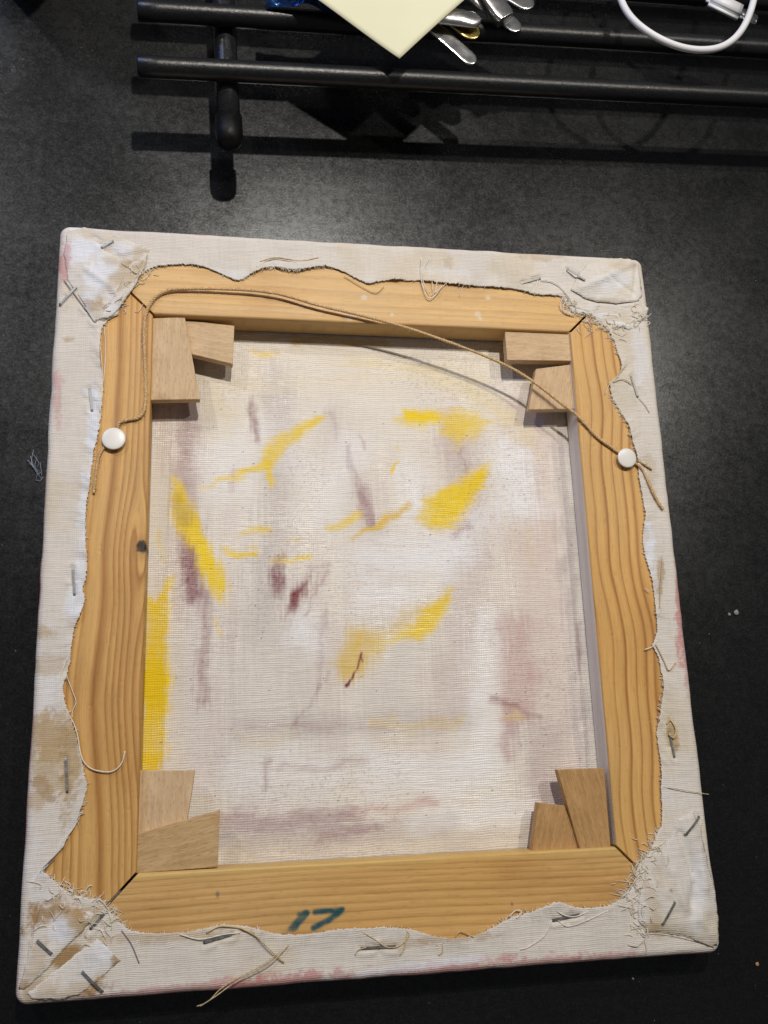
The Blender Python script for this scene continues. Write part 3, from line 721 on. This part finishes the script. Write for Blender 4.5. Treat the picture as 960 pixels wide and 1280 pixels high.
cloth_patch('corner_fold', [(50, 1133), (75, 1129), (100, 1134), (120, 1143), (104, 1164), (82, 1184), (56, 1214), (30, 1238), (24, 1236), (37, 1186)], ZC, .0009, .0020,
            [(70, 1142, 34, 14, 0, STAIN2, .85), (45, 1200, 10, 40, -20, STAIN, .4), (75, 1162, 18, 16, 30, GES, .7), (30, 1234, 8, 8, 0, STAIN2, .6), (98, 1150, 20, 10, -40, STAIN, .7)], 27, 'stained bottom left corner fold')
cloth_patch('corner_fold', [(122, 1174), (136, 1186), (150, 1201), (126, 1222), (100, 1243), (75, 1250), (42, 1249), (34, 1243), (62, 1220), (96, 1192)], ZC, .0010, .0018,
            [(128, 1192, 22, 16, 40, GES, .6), (147, 1200, 6, 8, 0, STAIN2, .8), (90, 1240, 30, 8, 20, STAIN, .35), (60, 1235, 16, 8, 40, STAIN, .35)], 31)

# --- wedges in the corners
def key(pts, z, th, mat, tilt=(0, 0), along=None, label=None):
    P = ats(pts, z); c = P.mean(0); a = P[along[1]] - P[along[0]] if along else P[1] - P[0]
    th_ = math.atan2(a[1], a[0]); ct, st = math.cos(-th_), math.sin(-th_)
    L = [((q - c)[0] * ct - (q - c)[1] * st, (q - c)[0] * st + (q - c)[1] * ct) for q in P]
    bm = bmesh.new(); top = [bm.verts.new((x, y, tilt[0] * x + tilt[1] * y)) for x, y in L]
    f = bm.faces.new(top); ex = bmesh.ops.extrude_face_region(bm, geom=[f])
    for v in ex['geom']:
        if isinstance(v, bmesh.types.BMVert): v.co.z -= th
    bmesh.ops.recalc_face_normals(bm, faces=bm.faces)
    bmesh.ops.bevel(bm, geom=list(bm.edges), offset=.0004, segments=2, affect='EDGES', profile=.6)
    me = bpy.data.meshes.new('corner_wedge'); bm.to_mesh(me); bm.free()
    o = finish(me, 'corner_wedge', mat, root, False); o.location = c; o.rotation_euler = (0, 0, th_)
    if label: o['label'] = label
    return o
key([(186, 398), (231, 396), (250, 499), (185, 500)], .0185, .0055, M_key, along=(0, 3))
key([(229, 400), (293, 407), (291, 455), (233, 441)], .0160, .0055, M_key, along=(0, 1))
key([(631, 412), (716, 415), (717, 451), (634, 450)], .0182, .0060, M_key, (0, 0), along=(0, 1))
key([(670, 461), (718, 455), (719, 511), (661, 512)], .0165, .0055, M_key, along=(0, 3))
key([(168, 963), (244, 963), (233, 1030), (168, 1046)], .0165, .0055, M_key, along=(0, 3))
key([(164, 1044), (275, 1013), (272, 1084), (164, 1092)], .0190, .0055, M_key3, along=(0, 1))
key([(697, 962), (755, 960), (764, 1066), (726, 1066)], .0190, .0055, M_key2, along=(0, 3))
key([(673, 1003), (706, 1007), (726, 1066), (665, 1066)], .0165, .0060, M_key2, along=(0, 3))

# --- staples
from mathutils.bvhtree import BVHTree
cv, cfc = [], []
for ob in root.children:
    if ob.name.split('.')[0] in ('turned_over_edge', 'corner_fold'):
        k0 = len(cv); cv += [v.co.copy() for v in ob.data.vertices]; cfc += [tuple(i + k0 for i in p.vertices) for p in ob.data.polygons]
bvh = BVHTree.FromPolygons(cv, cfc)
def surf(x, y):
    h = bvh.ray_cast(Vector((x, y, .1)), Vector((0, 0, -1)))[0]
    return h.z if h is not None and h.z > T else T
def on_cloth(x, y, dz):
    p = at(x, y, T + .001)
    for _ in range(3): p = at(x, y, surf(p[0], p[1]) + dz)
    return p
for a, b, dz in STAPLES:
    A, B = on_cloth(*a, .0009), on_cloth(*b, .0009); d = (B - A) / np.linalg.norm(B - A)
    mid = (A + B) / 2; mid[2] = max(mid[2], surf(mid[0], mid[1]) + .0008)
    zz_ = max([A[2], B[2], mid[2]] + [surf(*(A + (B - A) * q)[:2]) + .0006 for q in (.2, .35, .65, .8)])
    A[2] = .4 * A[2] + .6 * zz_; B[2] = .4 * B[2] + .6 * zz_; mid[2] = zz_
    mb = MB(); dn = np.array([0, 0, -.0014]); u = np.array([0, 0, .0001])
    sd_ = np.cross(d, [0, 0, 1]); w_ = .00055; h_ = .00022
    prof = [(-w_, -h_), (w_, -h_), (w_, h_), (-w_, h_)]
    path = [A - d * .0002 + dn, A - d * .0001, A + d * .0005 + u, mid + u, B - d * .0005 + u, B + d * .0001, B + d * .0002 + dn]
    vv = []
    for i_, q in enumerate(path):
        tn = path[min(i_ + 1, 6)] - path[max(i_ - 1, 0)]; tn /= np.linalg.norm(tn); up_ = np.cross(sd_, tn)
        vv += [q + sd_ * x + up_ * y for x, y in prof]
    mb.add(vv, [(i_ * 4 + k, i_ * 4 + (k + 1) % 4, i_ * 4 + 4 + (k + 1) % 4, i_ * 4 + 4 + k) for i_ in range(6) for k in range(4)] + [(3, 2, 1, 0), (24, 25, 26, 27)])
    mb.build('staple', M_staple, root, False)

# --- push pins
def pin(x, y, rpx, z):
    c = at(x, y, z + .002); r = rpx / 2330.
    mb = MB(); prof = [(r * .75, 0), (r * .96, .0002), (r, .0007), (r * .99, .0012)] + [(r * .96 * math.cos(t), .0013 + .0006 * math.sin(t)) for t in np.linspace(.12, 1.45, 9)]
    mb.lathe(prof, (0, 0, 0), 40); o = mb.build('push_pin', M_pin, root); o.location = (c[0], c[1], z + .0006); o.rotation_euler = (random.uniform(-.08, .08), random.uniform(-.08, .08), 0)
    m2 = MB(); m2.lathe([(.0007, -.006), (.0007, .0005)], (0, 0, 0), 10); m2.build('shank', M_staple, o)
pin(142, 548, 14.5, T + .0012); pin(784, 572, 13.5, T + .0016)

# --- hanging twine, three strands twisted together
def twine(path, name, r=.00084, twist=680, hairs=520, label=None, mat=None):
    P = smooth_line(path, 26); n_ = len(P)
    P[:, :2] += .0004 * (np.column_stack([fbm(np.arange(n_) * .06, np.zeros(n_), 3, 2), fbm(np.arange(n_) * .06, np.zeros(n_) + 9, 4, 2)]) - .5)
    Tn = np.gradient(P, axis=0); Tn /= np.linalg.norm(Tn, axis=1)[:, None] + 1e-12
    N = np.cross(Tn, [0, 0, 1]); N /= np.linalg.norm(N, axis=1)[:, None] + 1e-12; B = np.cross(Tn, N)
    s_ = np.concatenate([[0], np.cumsum(np.linalg.norm(np.diff(P, axis=0), axis=1))])
    mb = MB()
    for k in range(3):
        a = s_ * twist * 2 + k * 2.094
        rr = r * (.56 + .16 * vn(s_ * 400, 0 * s_, k))
        mb.tube(P + (N * np.cos(a)[:, None] + B * np.sin(a)[:, None]) * r * .5, rr, 6)
    for k in range(hairs):
        i = random.randrange(2, n_ - 2); a = random.uniform(0, 6.28); d = N[i] * math.cos(a) + B[i] * math.sin(a)
        L = random.uniform(.0008, .0026); q = P[i] + d * r * .6; e = Tn[i] * random.uniform(-1, 1)
        mb.tube([q, q + (d + e * .6) * L * .5, q + (d * .7 + e) * L], [.00009, .00008, .00003], 3, False)
    o = mb.build(name, mat or M_twine, root)
    if label: o['label'] = label
    return o
tp = [(146, 540, 1.4), (149, 529, 1.3), (160, 525, 1.3), (174, 521, 1.4), (181, 507, 1.5), (182, 470, 1.5), (180, 430, 1.5), (182, 396, 1.6), (190, 376, 1.7), (208, 364, 1.8), (240, 361, 2.2),
      (300, 362, 3.0), (345, 367, 3.4), (400, 382, 3.4), (450, 394, 3.0), (500, 407, 2.4), (560, 427, 1.8), (620, 451, 1.4), (660, 473, 1.3), (700, 503, 1.4), (722, 520, 1.6), (745, 545, 1.4), (764, 559, 1.3), (778, 568, 1.3)]
twine([at(x, y, T + h * .001) for x, y, h in tp], 'hanging_twine', label='jute twine strung between the two white pins')
twine([at(x, y, T + h * .001) for x, y, h in [(132, 556, 1.2), (124, 570, 1.3), (120, 590, 1.4), (118, 606, 1.2), (117, 616, 1.2)]], 'twine_tail', .0007, 700, 50)
twine([at(x, y, T + h * .001) for x, y, h in [(792, 577, 1.6), (803, 587, 2.0), (810, 602, 2.2), (817, 617, 2.2), (823, 628, 2.0), (829, 636, 2.0)]], 'twine_tail', .0008, 700, 70)
twine([at(x, y, T + h * .001) for x, y, h in [(797, 576, 1.8), (806, 581, 2.4), (815, 587, 2.0)]], 'twine_tail', .0005, 700, 30)

# --- loose threads
def thread(pts, r=.00022, mat=None, dz=1.6, z=None):
    P = smooth_line([at(q[0], q[1], T + (q[2] if len(q) > 2 else dz) * .001) for q in pts], 8)
    mb = MB(); mb.tube(P, r, 5); return mb.build('loose_thread', mat or M_thread, root)
thread([(88, 815), (78, 838), (77, 855), (81, 882), (92, 904), (97, 920), (101, 943), (107, 955), (117, 962), (135, 965), (146, 961), (153, 952), (156, 939)], .00032, dz=1.4)
thread([(90, 800), (83, 838), (90, 862), (95, 877), (91, 888), (90, 897)], .00022)
thread([(122, 412), (127, 450), (128, 490), (125, 515)], .00025, dz=1.4); thread([(130, 408), (132, 440), (129, 480)], .0002, dz=1.0)
thread([(527, 322), (526, 340), (528, 356), (535, 372), (543, 370), (553, 357)], .0003, dz=2.0)
thread([(537, 322), (531, 335), (529, 352), (537, 366)], .00025, dz=2.2); thread([(540, 352), (541, 364)], .0002); thread([(546, 352), (544, 366)], .0002)
thread([(560, 352), (551, 360), (540, 368)], .00022); thread([(579, 357), (575, 370)], .00015)
thread([(325, 327), (345, 322), (375, 326), (398, 322)], .00035, M_thread_tan, 1.6); thread([(320, 334), (340, 324), (372, 328)], .00025, None, 1.8)
thread([(430, 345), (455, 360), (470, 366), (480, 358)], .00022, M_thread_tan, .9)
thread([(676, 350), (690, 352), (702, 360), (712, 373), (716, 380)], .0003, dz=2.2); thread([(704, 372), (700, 382), (706, 390), (718, 394)], .0003, dz=1.6); thread([(708, 374), (704, 386), (716, 393)], .00025, dz=1.8)
thread([(672, 350), (670, 358), (668, 366)], .0003)
thread([(774, 470), (762, 480), (757, 492)], .0002); thread([(766, 478), (778, 474), (790, 480)], .00025, M_thread_tan, 1.8)
thread([(798, 497), (806, 506), (812, 516)], .0002, M_thread_tan)
thread([(806, 735), (812, 740)], .0002); thread([(806, 812), (816, 808), (822, 800)], .0003); thread([(820, 806), (830, 826), (836, 838), (845, 828)], .0003, M_thread_tan, 1.8)
thread([(828, 700), (826, 725), (824, 760)], .0002, M_thread_tan)
thread([(829, 984, 1.4), (845, 986, 1.8), (862, 989, 2.0), (874, 991, 1.8), (886, 993, 1.4)], .0002, M_thread_tan)
thread([(833, 905), (838, 900), (845, 912), (842, 922), (836, 918)], .0005, M_thread_tan, 1.8)
thread([(688, 1134), (693, 1128), (698, 1140), (716, 1146), (735, 1140)], .0003, dz=1.8); thread([(697, 1150), (710, 1158), (735, 1150), (760, 1138)], .00025, dz=1.6)
thread([(690, 1150), (680, 1170), (660, 1184), (650, 1187)], .00022, dz=1.4)
thread([(636, 1146), (645, 1138), (652, 1140), (646, 1148)], .0003)
thread([(301, 1160, 2.5), (320, 1170, 3.2), (336, 1186, 3.4), (355, 1203, 2.4)], .00032, M_thread_tan)
thread([(361, 1181, 2.6), (345, 1198, 3), (329, 1210, 3), (294, 1228, 2.6), (270, 1245, 1.2), (250, 1258, -2)], .00028, M_thread_tan)
thread([(350, 1190, 3.2), (325, 1208, 3.2), (296, 1223, 2.8), (276, 1236, 1.2), (260, 1252, -1), (246, 1258, -4)], .00026, M_thread_tan)
thread([(258, 1166), (275, 1158), (300, 1160), (318, 1166)], .0004, M_thread_tan, 2.0); thread([(225, 1168), (250, 1174), (280, 1168), (300, 1166)], .0003, None, 2.0)
thread([(445, 1161), (465, 1172), (484, 1184), (500, 1182), (511, 1170), (508, 1163)], .00028, M_thread_tan, 1.5); thread([(509, 1166), (505, 1185), (500, 1194)], .00025, M_thread_tan)
thread([(458, 1184), (447, 1188), (444, 1194)], .00025, M_thread_tan); thread([(545, 1182), (552, 1180), (553, 1190), (548, 1194)], .0002, M_thread_tan)
thread([(568, 1172), (576, 1164), (586, 1168), (592, 1172)], .00025, M_thread_tan)
thread([(152, 1163), (164, 1180), (174, 1204)], .00022, simple('dark_thread', (.20, .18, .17), .8), 1.6)
thread([(80, 350), (95, 370), (108, 388)], .0003, simple('grey_thread', (.30, .28, .30), .8), 2.0)
thread([(812, 1165, 3.0), (840, 1167, 3.2), (868, 1174, 2.8), (893, 1184, 1.5)], .00018, M_thread_tan)

# --- frayed fibres along the torn edge, too fine to pick apart
mb = MB()
def fiber(p, d, L, z0, z1, curl, r):
    n_ = np.array([-d[1], d[0]]); pts = []
    k1, k2 = random.uniform(-curl, curl), random.uniform(-curl, curl)
    for t in (0, .35, .7, 1):
        q = p + d * L * t * (1 - .25 * abs(k1) * t) + n_ * L * (k1 * t * t + k2 * math.sin(t * 4) * .3)
        pts.append((q[0], q[1], z0 + (z1 - z0) * t + abs(k2) * .0006 * math.sin(t * 3.1)))
    mb.tube(smooth_line(pts, 2), r * np.array([1, 1, 1, 1, .9, .8, .5]), 4, False)
dens = [((735, 402), 22, 3.0), ((770, 408), 26, 3.0), ((798, 400), 18, 2.5), ((800, 1095), 26, 3.5), ((793, 1130), 26, 3.5), ((800, 1160), 18, 3.0), ((815, 1060), 20, 2.2), ((75, 1125), 26, 3), ((110, 1140), 26, 3.2),
        ((135, 1155), 22, 2.5), ((172, 345), 18, 2.5), ((150, 385), 20, 2.0), ((712, 380), 14, 2.5), ((100, 1020), 30, 1.4), ((640, 1140), 26, 1.2), ((825, 870), 30, 1.2), ((780, 520), 40, 1.1), ((350, 336), 60, .9)]
dw = [(at(*a, T)[:2], r / 2250., k) for a, r, k in dens]
for _ in range(2600):
    i = random.randrange(NO); p = inner[i]
    k = .28 + sum(kk * math.exp(-(((p - c) ** 2).sum()) / r ** 2) for c, r, kk in dw)
    if random.random() > min(1, k * .55): continue
    d = -p / np.linalg.norm(p); a = random.uniform(-.8, .8) if k < 1.5 else random.uniform(-1.5, 1.5)
    d = np.array((d[0] * math.cos(a) - d[1] * math.sin(a), d[0] * math.sin(a) + d[1] * math.cos(a)))
    L = random.uniform(.0008, .0022) * (1 + .45 * min(k, 3))
    z0 = ztop + lift[i]
    fiber(p - d * .001, d, L, z0, max(T + .0002, z0 - .0008), .5 + .3 * k, random.uniform(.00012, .00022))
for c, r, kk in dw:                                  # ravelled clumps at the corners
    if kk < 2: continue
    for _ in range(int(6.5 * kk)):
        p = c + rng.normal(0, r * .42, 2); a = random.uniform(0, 6.28); z = surf(p[0], p[1]) + random.uniform(.0002, .0009)
        fiber(p, np.array((math.cos(a), math.sin(a))), random.uniform(.0025, .0060), z, z + random.uniform(-.0004, .0004), 1.3, random.uniform(.00018, .00028))
o = mb.build('frayed_fibres', M_fray, root); tag(o, kind='stuff')

# ------------------------------------------------------------------ the black rack behind
rack = empty('wire_rack', (0, .32, 0)); tag(rack, 'black metal rod rack at the top, holding the note and cutlery', 'rack')
def to_rack(o): o.parent = rack; o.matrix_parent_inverse = rack.matrix_basis.inverted(); return o
ZR = .047; RR = .0062
pA, pB = at(172, 83, ZR), at(960, 123, ZR); rd = (pB - pA) / np.linalg.norm(pB - pA); rn = np.array([-rd[1], rd[0], 0])
qA = at(172, 13, ZR); step = (qA - pA) @ rn
for k in range(5):
    A = pA + rn * step * k + rd * (((qA - pA) @ rd) * min(k, 1)); B = A + rd * .60
    mb = MB(); P = [A, A + rd * .0007] + [A + rd * (.0007 + t * .598) for t in np.linspace(.02, .98, 20)] + [B - rd * .0007, B]
    rr = np.full(len(P), RR); rr[0] = RR * .86; rr[-1] = RR * .86
    mb.tube(P, rr, 24); to_rack(mb.build('rod', M_rod))
def cross(x0, y0, z, back):
    e = at(x0, y0, z); d = rn.copy()
    L = step * 4 + .06
    mb = MB(); mb.tube([e + d * .012, e + d * .05, e + d * .1, e + d * L], .0068, 20); c_ = to_rack(mb.build('cross_tube', M_tube))
    mb = MB(); pts = [e + d * t for t in (-.0036, -.0030, -.0016, .0010, .0040, .0160, .0165)]
    mb.tube(pts, [.0020, .0048, .0064, .0075, .0079, .0079, .0070], 20); to_rack(mb.build('end_cap', M_cap))
    for t in (.075, L - .01):
        b = e + d * t; mb = MB(); mb.tube([(b[0], b[1], z), (b[0], b[1], z * .5), (b[0], b[1], .0005)], .0062, 16); to_rack(mb.build('leg', M_rod))
ZX = ZR - RR * 2 + .0006
cross(287, 177, ZX, 1)
e2 = at(287, 177, ZX) + rd * .47
pp = RC @ (e2 - CP); cross(480 + F * pp[0] / pp[2], 640 + F * pp[1] / pp[2], ZX, 1)

# cutlery handles resting on the rods
def handle(tip, tail, wpx, z, cat_label, shape_='flat', zt=None, thick=.0022, Lm=.10, mat=None):
    A = at(*tip, z); B = at(*tail, zt if zt else z); d = (B - A); L = np.linalg.norm(d); d /= L
    s_ = np.cross([0, 0, 1], d); s_ /= np.linalg.norm(s_); up = np.cross(d, s_); w_ = wpx / 2 / 2200.
    L = Lm; n_ = 40; m_ = 12; vv = []; ff = []
    for i in range(n_):
        t = i / (n_ - 1); x = L * t ** 1.6
        if shape_ == 'box':
            ww = w_ * min(1, .82 + x / .004 * .18); th = thick
        else:
            ww = w_ * math.sqrt(max(0.02, 1 - max(0, 1 - x / (w_ * 1.1)) ** 2)); th = thick * (.55 + .45 * min(1, x / .012))
        ww *= 1 - .35 * sstep(.02, .09, np.array(x))
        for k in range(m_):
            a = 2 * math.pi * k / m_; ca, sa = math.cos(a), math.sin(a)
            pw = .35 if shape_ == 'box' else .6
            cu = math.copysign(abs(ca) ** pw, ca) * ww; cv = math.copysign(abs(sa) ** pw, sa) * th * .5
            if sa > 0 and shape_ == 'ridge': cv *= 1 + .8 * (1 - abs(ca))
            if sa > 0 and shape_ == 'flat': cv -= th * .28 * (1 - abs(ca)) * min(1, x / .006)
            vv.append(A + d * x + s_ * cu + up * (cv + .0018 * math.sin(x * 26)))
    for i in range(n_ - 1):
        for k in range(m_): ff.append((i * m_ + k, i * m_ + (k + 1) % m_, (i + 1) * m_ + (k + 1) % m_, (i + 1) * m_ + k))
    ff += [tuple(range(m_))[::-1], tuple((n_ - 1) * m_ + k for k in range(m_))]
    mb = MB(); mb.add(vv, ff); o = mb.build('cutlery_handle', mat or M_steel)
    m = o.modifiers.new('s', 'SUBSURF'); m.levels = m.render_levels = 1
    tag(o, cat_label, 'cutlery', 'silver cutlery lying under the yellow note')
ZT = ZR + RR
handle((594, 79), (500, 2), 22, ZT + .0016, 'silver cutlery handle poking lowest from under the yellow note')
handle((601, 26), (520, 18), 27, ZT + .0085, 'silver cutlery handle lying level just right of the yellow note', 'ridge', None, .0036, .055)
handle((598, 46), (520, -10), 30, ZT + .0040, 'short wide silver handle end between the lowest and the level handle', 'flat', None, .0022, .07, M_steel_reflect)
handle((650, 38), (560, -30), 24, ZT + .0018, 'round tipped silver handle beneath the square ended one')
handle((632, 26), (580, -40), 31, ZT + .0085, 'square ended thick silver handle right of the yellow note', 'box', None, .0085)
handle((612, 12), (540, -40), 20, ZT + .0062, 'narrow silver handle wedged between the level and the square ended one', 'ridge', None, .003, .08)
handle((667, 8), (590, -34), 30, ZT + .0050, 'rounded silver handle tip at the top edge, furthest right')

# pale yellow note
zN = ZT + .0145
tipn = at(500, 71, zN); lft = at(392, 0, zN); rgt = at(581, 0, zN)
dl = (lft - tipn); dl /= np.linalg.norm(dl); dr = (rgt - tipn); dr /= np.linalg.norm(dr)
n_ = 26; S = .078; U_, V_ = np.meshgrid(np.linspace(0, 1, n_), np.linspace(0, 1, n_))
Pn = tipn + dl * (U_ * S)[..., None] + dr * (V_ * S)[..., None]
Pn[..., 2] += .0035 * np.sin(U_ * 2.4) * U_ - .0016 * (1 - U_) * (1 - V_) + .0012 * np.sin(V_ * 3)
o = finish(mesh_np('sticky_note', Pn.reshape(-1, 3), grid_faces(n_, n_)), 'sticky_note', M_note)
m = o.modifiers.new('t', 'SOLIDIFY'); m.thickness = .0004
tag(o, 'pale yellow paper note hanging corner down over the rack', 'note')

# crumpled blue foil
mb = MB(); n_ = 16
c0 = at(376, -20, ZT + .006); vv = []
for i in range(n_):
    for j in range(n_):
        u, v = i / (n_ - 1) - .5, j / (n_ - 1) - .5
        vv.append(c0 + np.array([u * .040, v * .030, -.004 + .016 * float(fbm(np.array(u * 6 + 3), np.array(v * 6 + 1), 5, 3)) * (1 - 2.2 * (u * u + v * v))]))
mb.add(vv, grid_faces(n_, n_)); o = mb.build('foil_wrapper', M_foil, None, False)
m = o.modifiers.new('t', 'SOLIDIFY'); m.thickness = .0004
tag(o, 'crumpled blue foil wrapper peeking out left of the yellow note', 'wrapper')

# white cable with its plug
cb = empty('charging_cable', tuple(at(865, 62, 0))); tag(cb, 'white charging cable looping down over the black rods', 'cable')
def to_cb(o): o.parent = cb; o.matrix_parent_inverse = cb.matrix_basis.inverted(); return o
cp_ = [(800, -130, 56), (778, -60, 58), (772, -22, 64), (778, 4, 68), (792, 25, 71), (815, 43, 73), (842, 56, 74), (868, 62, 74), (893, 61, 74), (912, 53, 74), (926, 39, 73), (936, 20, 72), (943, -4, 70), (950, -40, 64), (960, -120, 57)]
mb = MB(); mb.tube(smooth_line([at(x, y, z * .001) for x, y, z in cp_], 12), .0021, 14); to_cb(mb.build('cord', M_cable))
def slab(a, b, wpx, th, z, name, mat, rnd=.0015, z2=None):
    A, B = at(*a, z), at(*b, z2 or z); d = B - A; L = np.linalg.norm(d); d /= L
    bm = bmesh.new(); bmesh.ops.create_cube(bm, size=1)
    wd = wpx / 2180.
    for v in bm.verts: v.co = Vector((v.co.x * L, v.co.y * wd, v.co.z * th))
    bmesh.ops.bevel(bm, geom=list(bm.edges), offset=rnd, segments=4, affect='EDGES')
    me = bpy.data.meshes.new(name); bm.to_mesh(me); bm.free(); o = finish(me, name, mat, None, True)
    o.location = (A + B) / 2; o.rotation_euler = (0, 0, math.atan2(d[1], d[0])); return o
bpy.context.view_layer.update()
to_cb(slab((884, -4), (929, 18), 27, .0062, ZT + .0042, 'plug_body', M_cable, .0024))
to_cb(slab((924, 15), (946, 26), 17, .0026, ZT + .0042, 'plug_tip', M_steel, .0009))
mb = MB(); mb.tube(smooth_line([at(x, y, z * .001) for x, y, z in [(760, -200, 57), (820, -70, 57), (862, -16, 57), (886, -3, 57.4)]], 8), .0018, 12); to_cb(mb.build('cord', M_cable))

# dark glass dish whose rim shows in the corner
t = NT('dark_brown_glass'); co = t.obj(); t.set(Base_Color=(.035, .028, .022), Roughness=.12, Specular_IOR_Level=.6)
t.l(t.ramp(t.noise(co, 60, 3), .3, .7, .08, .2), t.b.inputs['Roughness'])
ctr = at(34, -52, 0)
mb = MB(); mb.lathe([(.022, .0005), (.025, .0010), (.0262, .004), (.028, .045), (.030, .092), (.0298, .0928), (.0288, .092), (.0268, .045), (.0245, .010), (.020, .007), (.002, .0065)], (0, 0, 0), 48)
o = mb.build('glass_tumbler', t.m); o.location = (ctr[0], ctr[1], 0)
tag(o, 'foot of a dark glass just showing in the top left corner', 'glass')

# ------------------------------------------------------------------ lint, crumbs and dust on the table
mb = MB(); a0 = at(46, 598, .001)
for (x0, y0, x1, y1) in [(53, 600, 38, 570), (50, 594, 36, 580), (46, 585, 40, 566), (50, 590, 46, 572), (44, 600, 54, 596), (46, 600, 52, 590), (52, 598, 50, 578), (47, 588, 34, 575), (48, 592, 42, 562)]:
    A, B = at(x0, y0, .0006), at(x1, y1, .0016); mid = (A + B) / 2 + rng.normal(0, .0012, 3) * np.array([1, 1, 0]) + np.array([0, 0, .0012])
    mb.tube(smooth_line([A, mid, B], 6), .00013, 4)
tag(mb.build('lint_fluff', M_lint), 'pale feathery bit of lint beside the left edge of the canvas', 'lint')
def crumb(name, x, y, r, mat, label, cat):
    bm = bmesh.new(); bmesh.ops.create_icosphere(bm, subdivisions=2, radius=r)
    for v in bm.verts: v.co *= random.uniform(.65, 1.25); v.co.z *= .35
    me = bpy.data.meshes.new(name); bm.to_mesh(me); bm.free(); o = finish(me, name, mat); c = at(x, y, 0); o.location = (c[0], c[1], r * .45)
    return tag(o, label, cat)
crumb('crumb', 946, 1205, .0011, M_crumb, 'single tan crumb on the table by the bottom right corner', 'crumb')
crumb('paint_flake', 911, 768, .0010, M_dust, 'small grey flake, left of the pair right of the canvas', 'flake')
crumb('paint_flake', 920, 766, .0016, M_dust, 'larger grey flake, right of the pair right of the canvas', 'flake')
crumb('paint_flake', 791, 1223, .0006, M_dust, 'tiny pale flake on the table below the bottom edge of the canvas', 'flake')
mb = MB()
for _ in range(420):
    x, y = random.uniform(0, 960), random.uniform(0, 1280); c = at(x, y, 0)
    if abs(c[0]) < .178 and abs(c[1]) < .204: continue
    r = random.choice([.00012, .00016, .0002, .0003]); q = np.array([[random.uniform(-1, 1), random.uniform(-1, 1), random.uniform(.1, 1)] for _ in range(4)]) * r * 1.4
    mb.add(c + q, [(0, 1, 2), (0, 2, 3), (0, 3, 1), (1, 3, 2)])
tag(mb.build('table_dust', M_dust, None, False), 'fine specks of dust scattered over the black table', 'dust', kind='stuff')
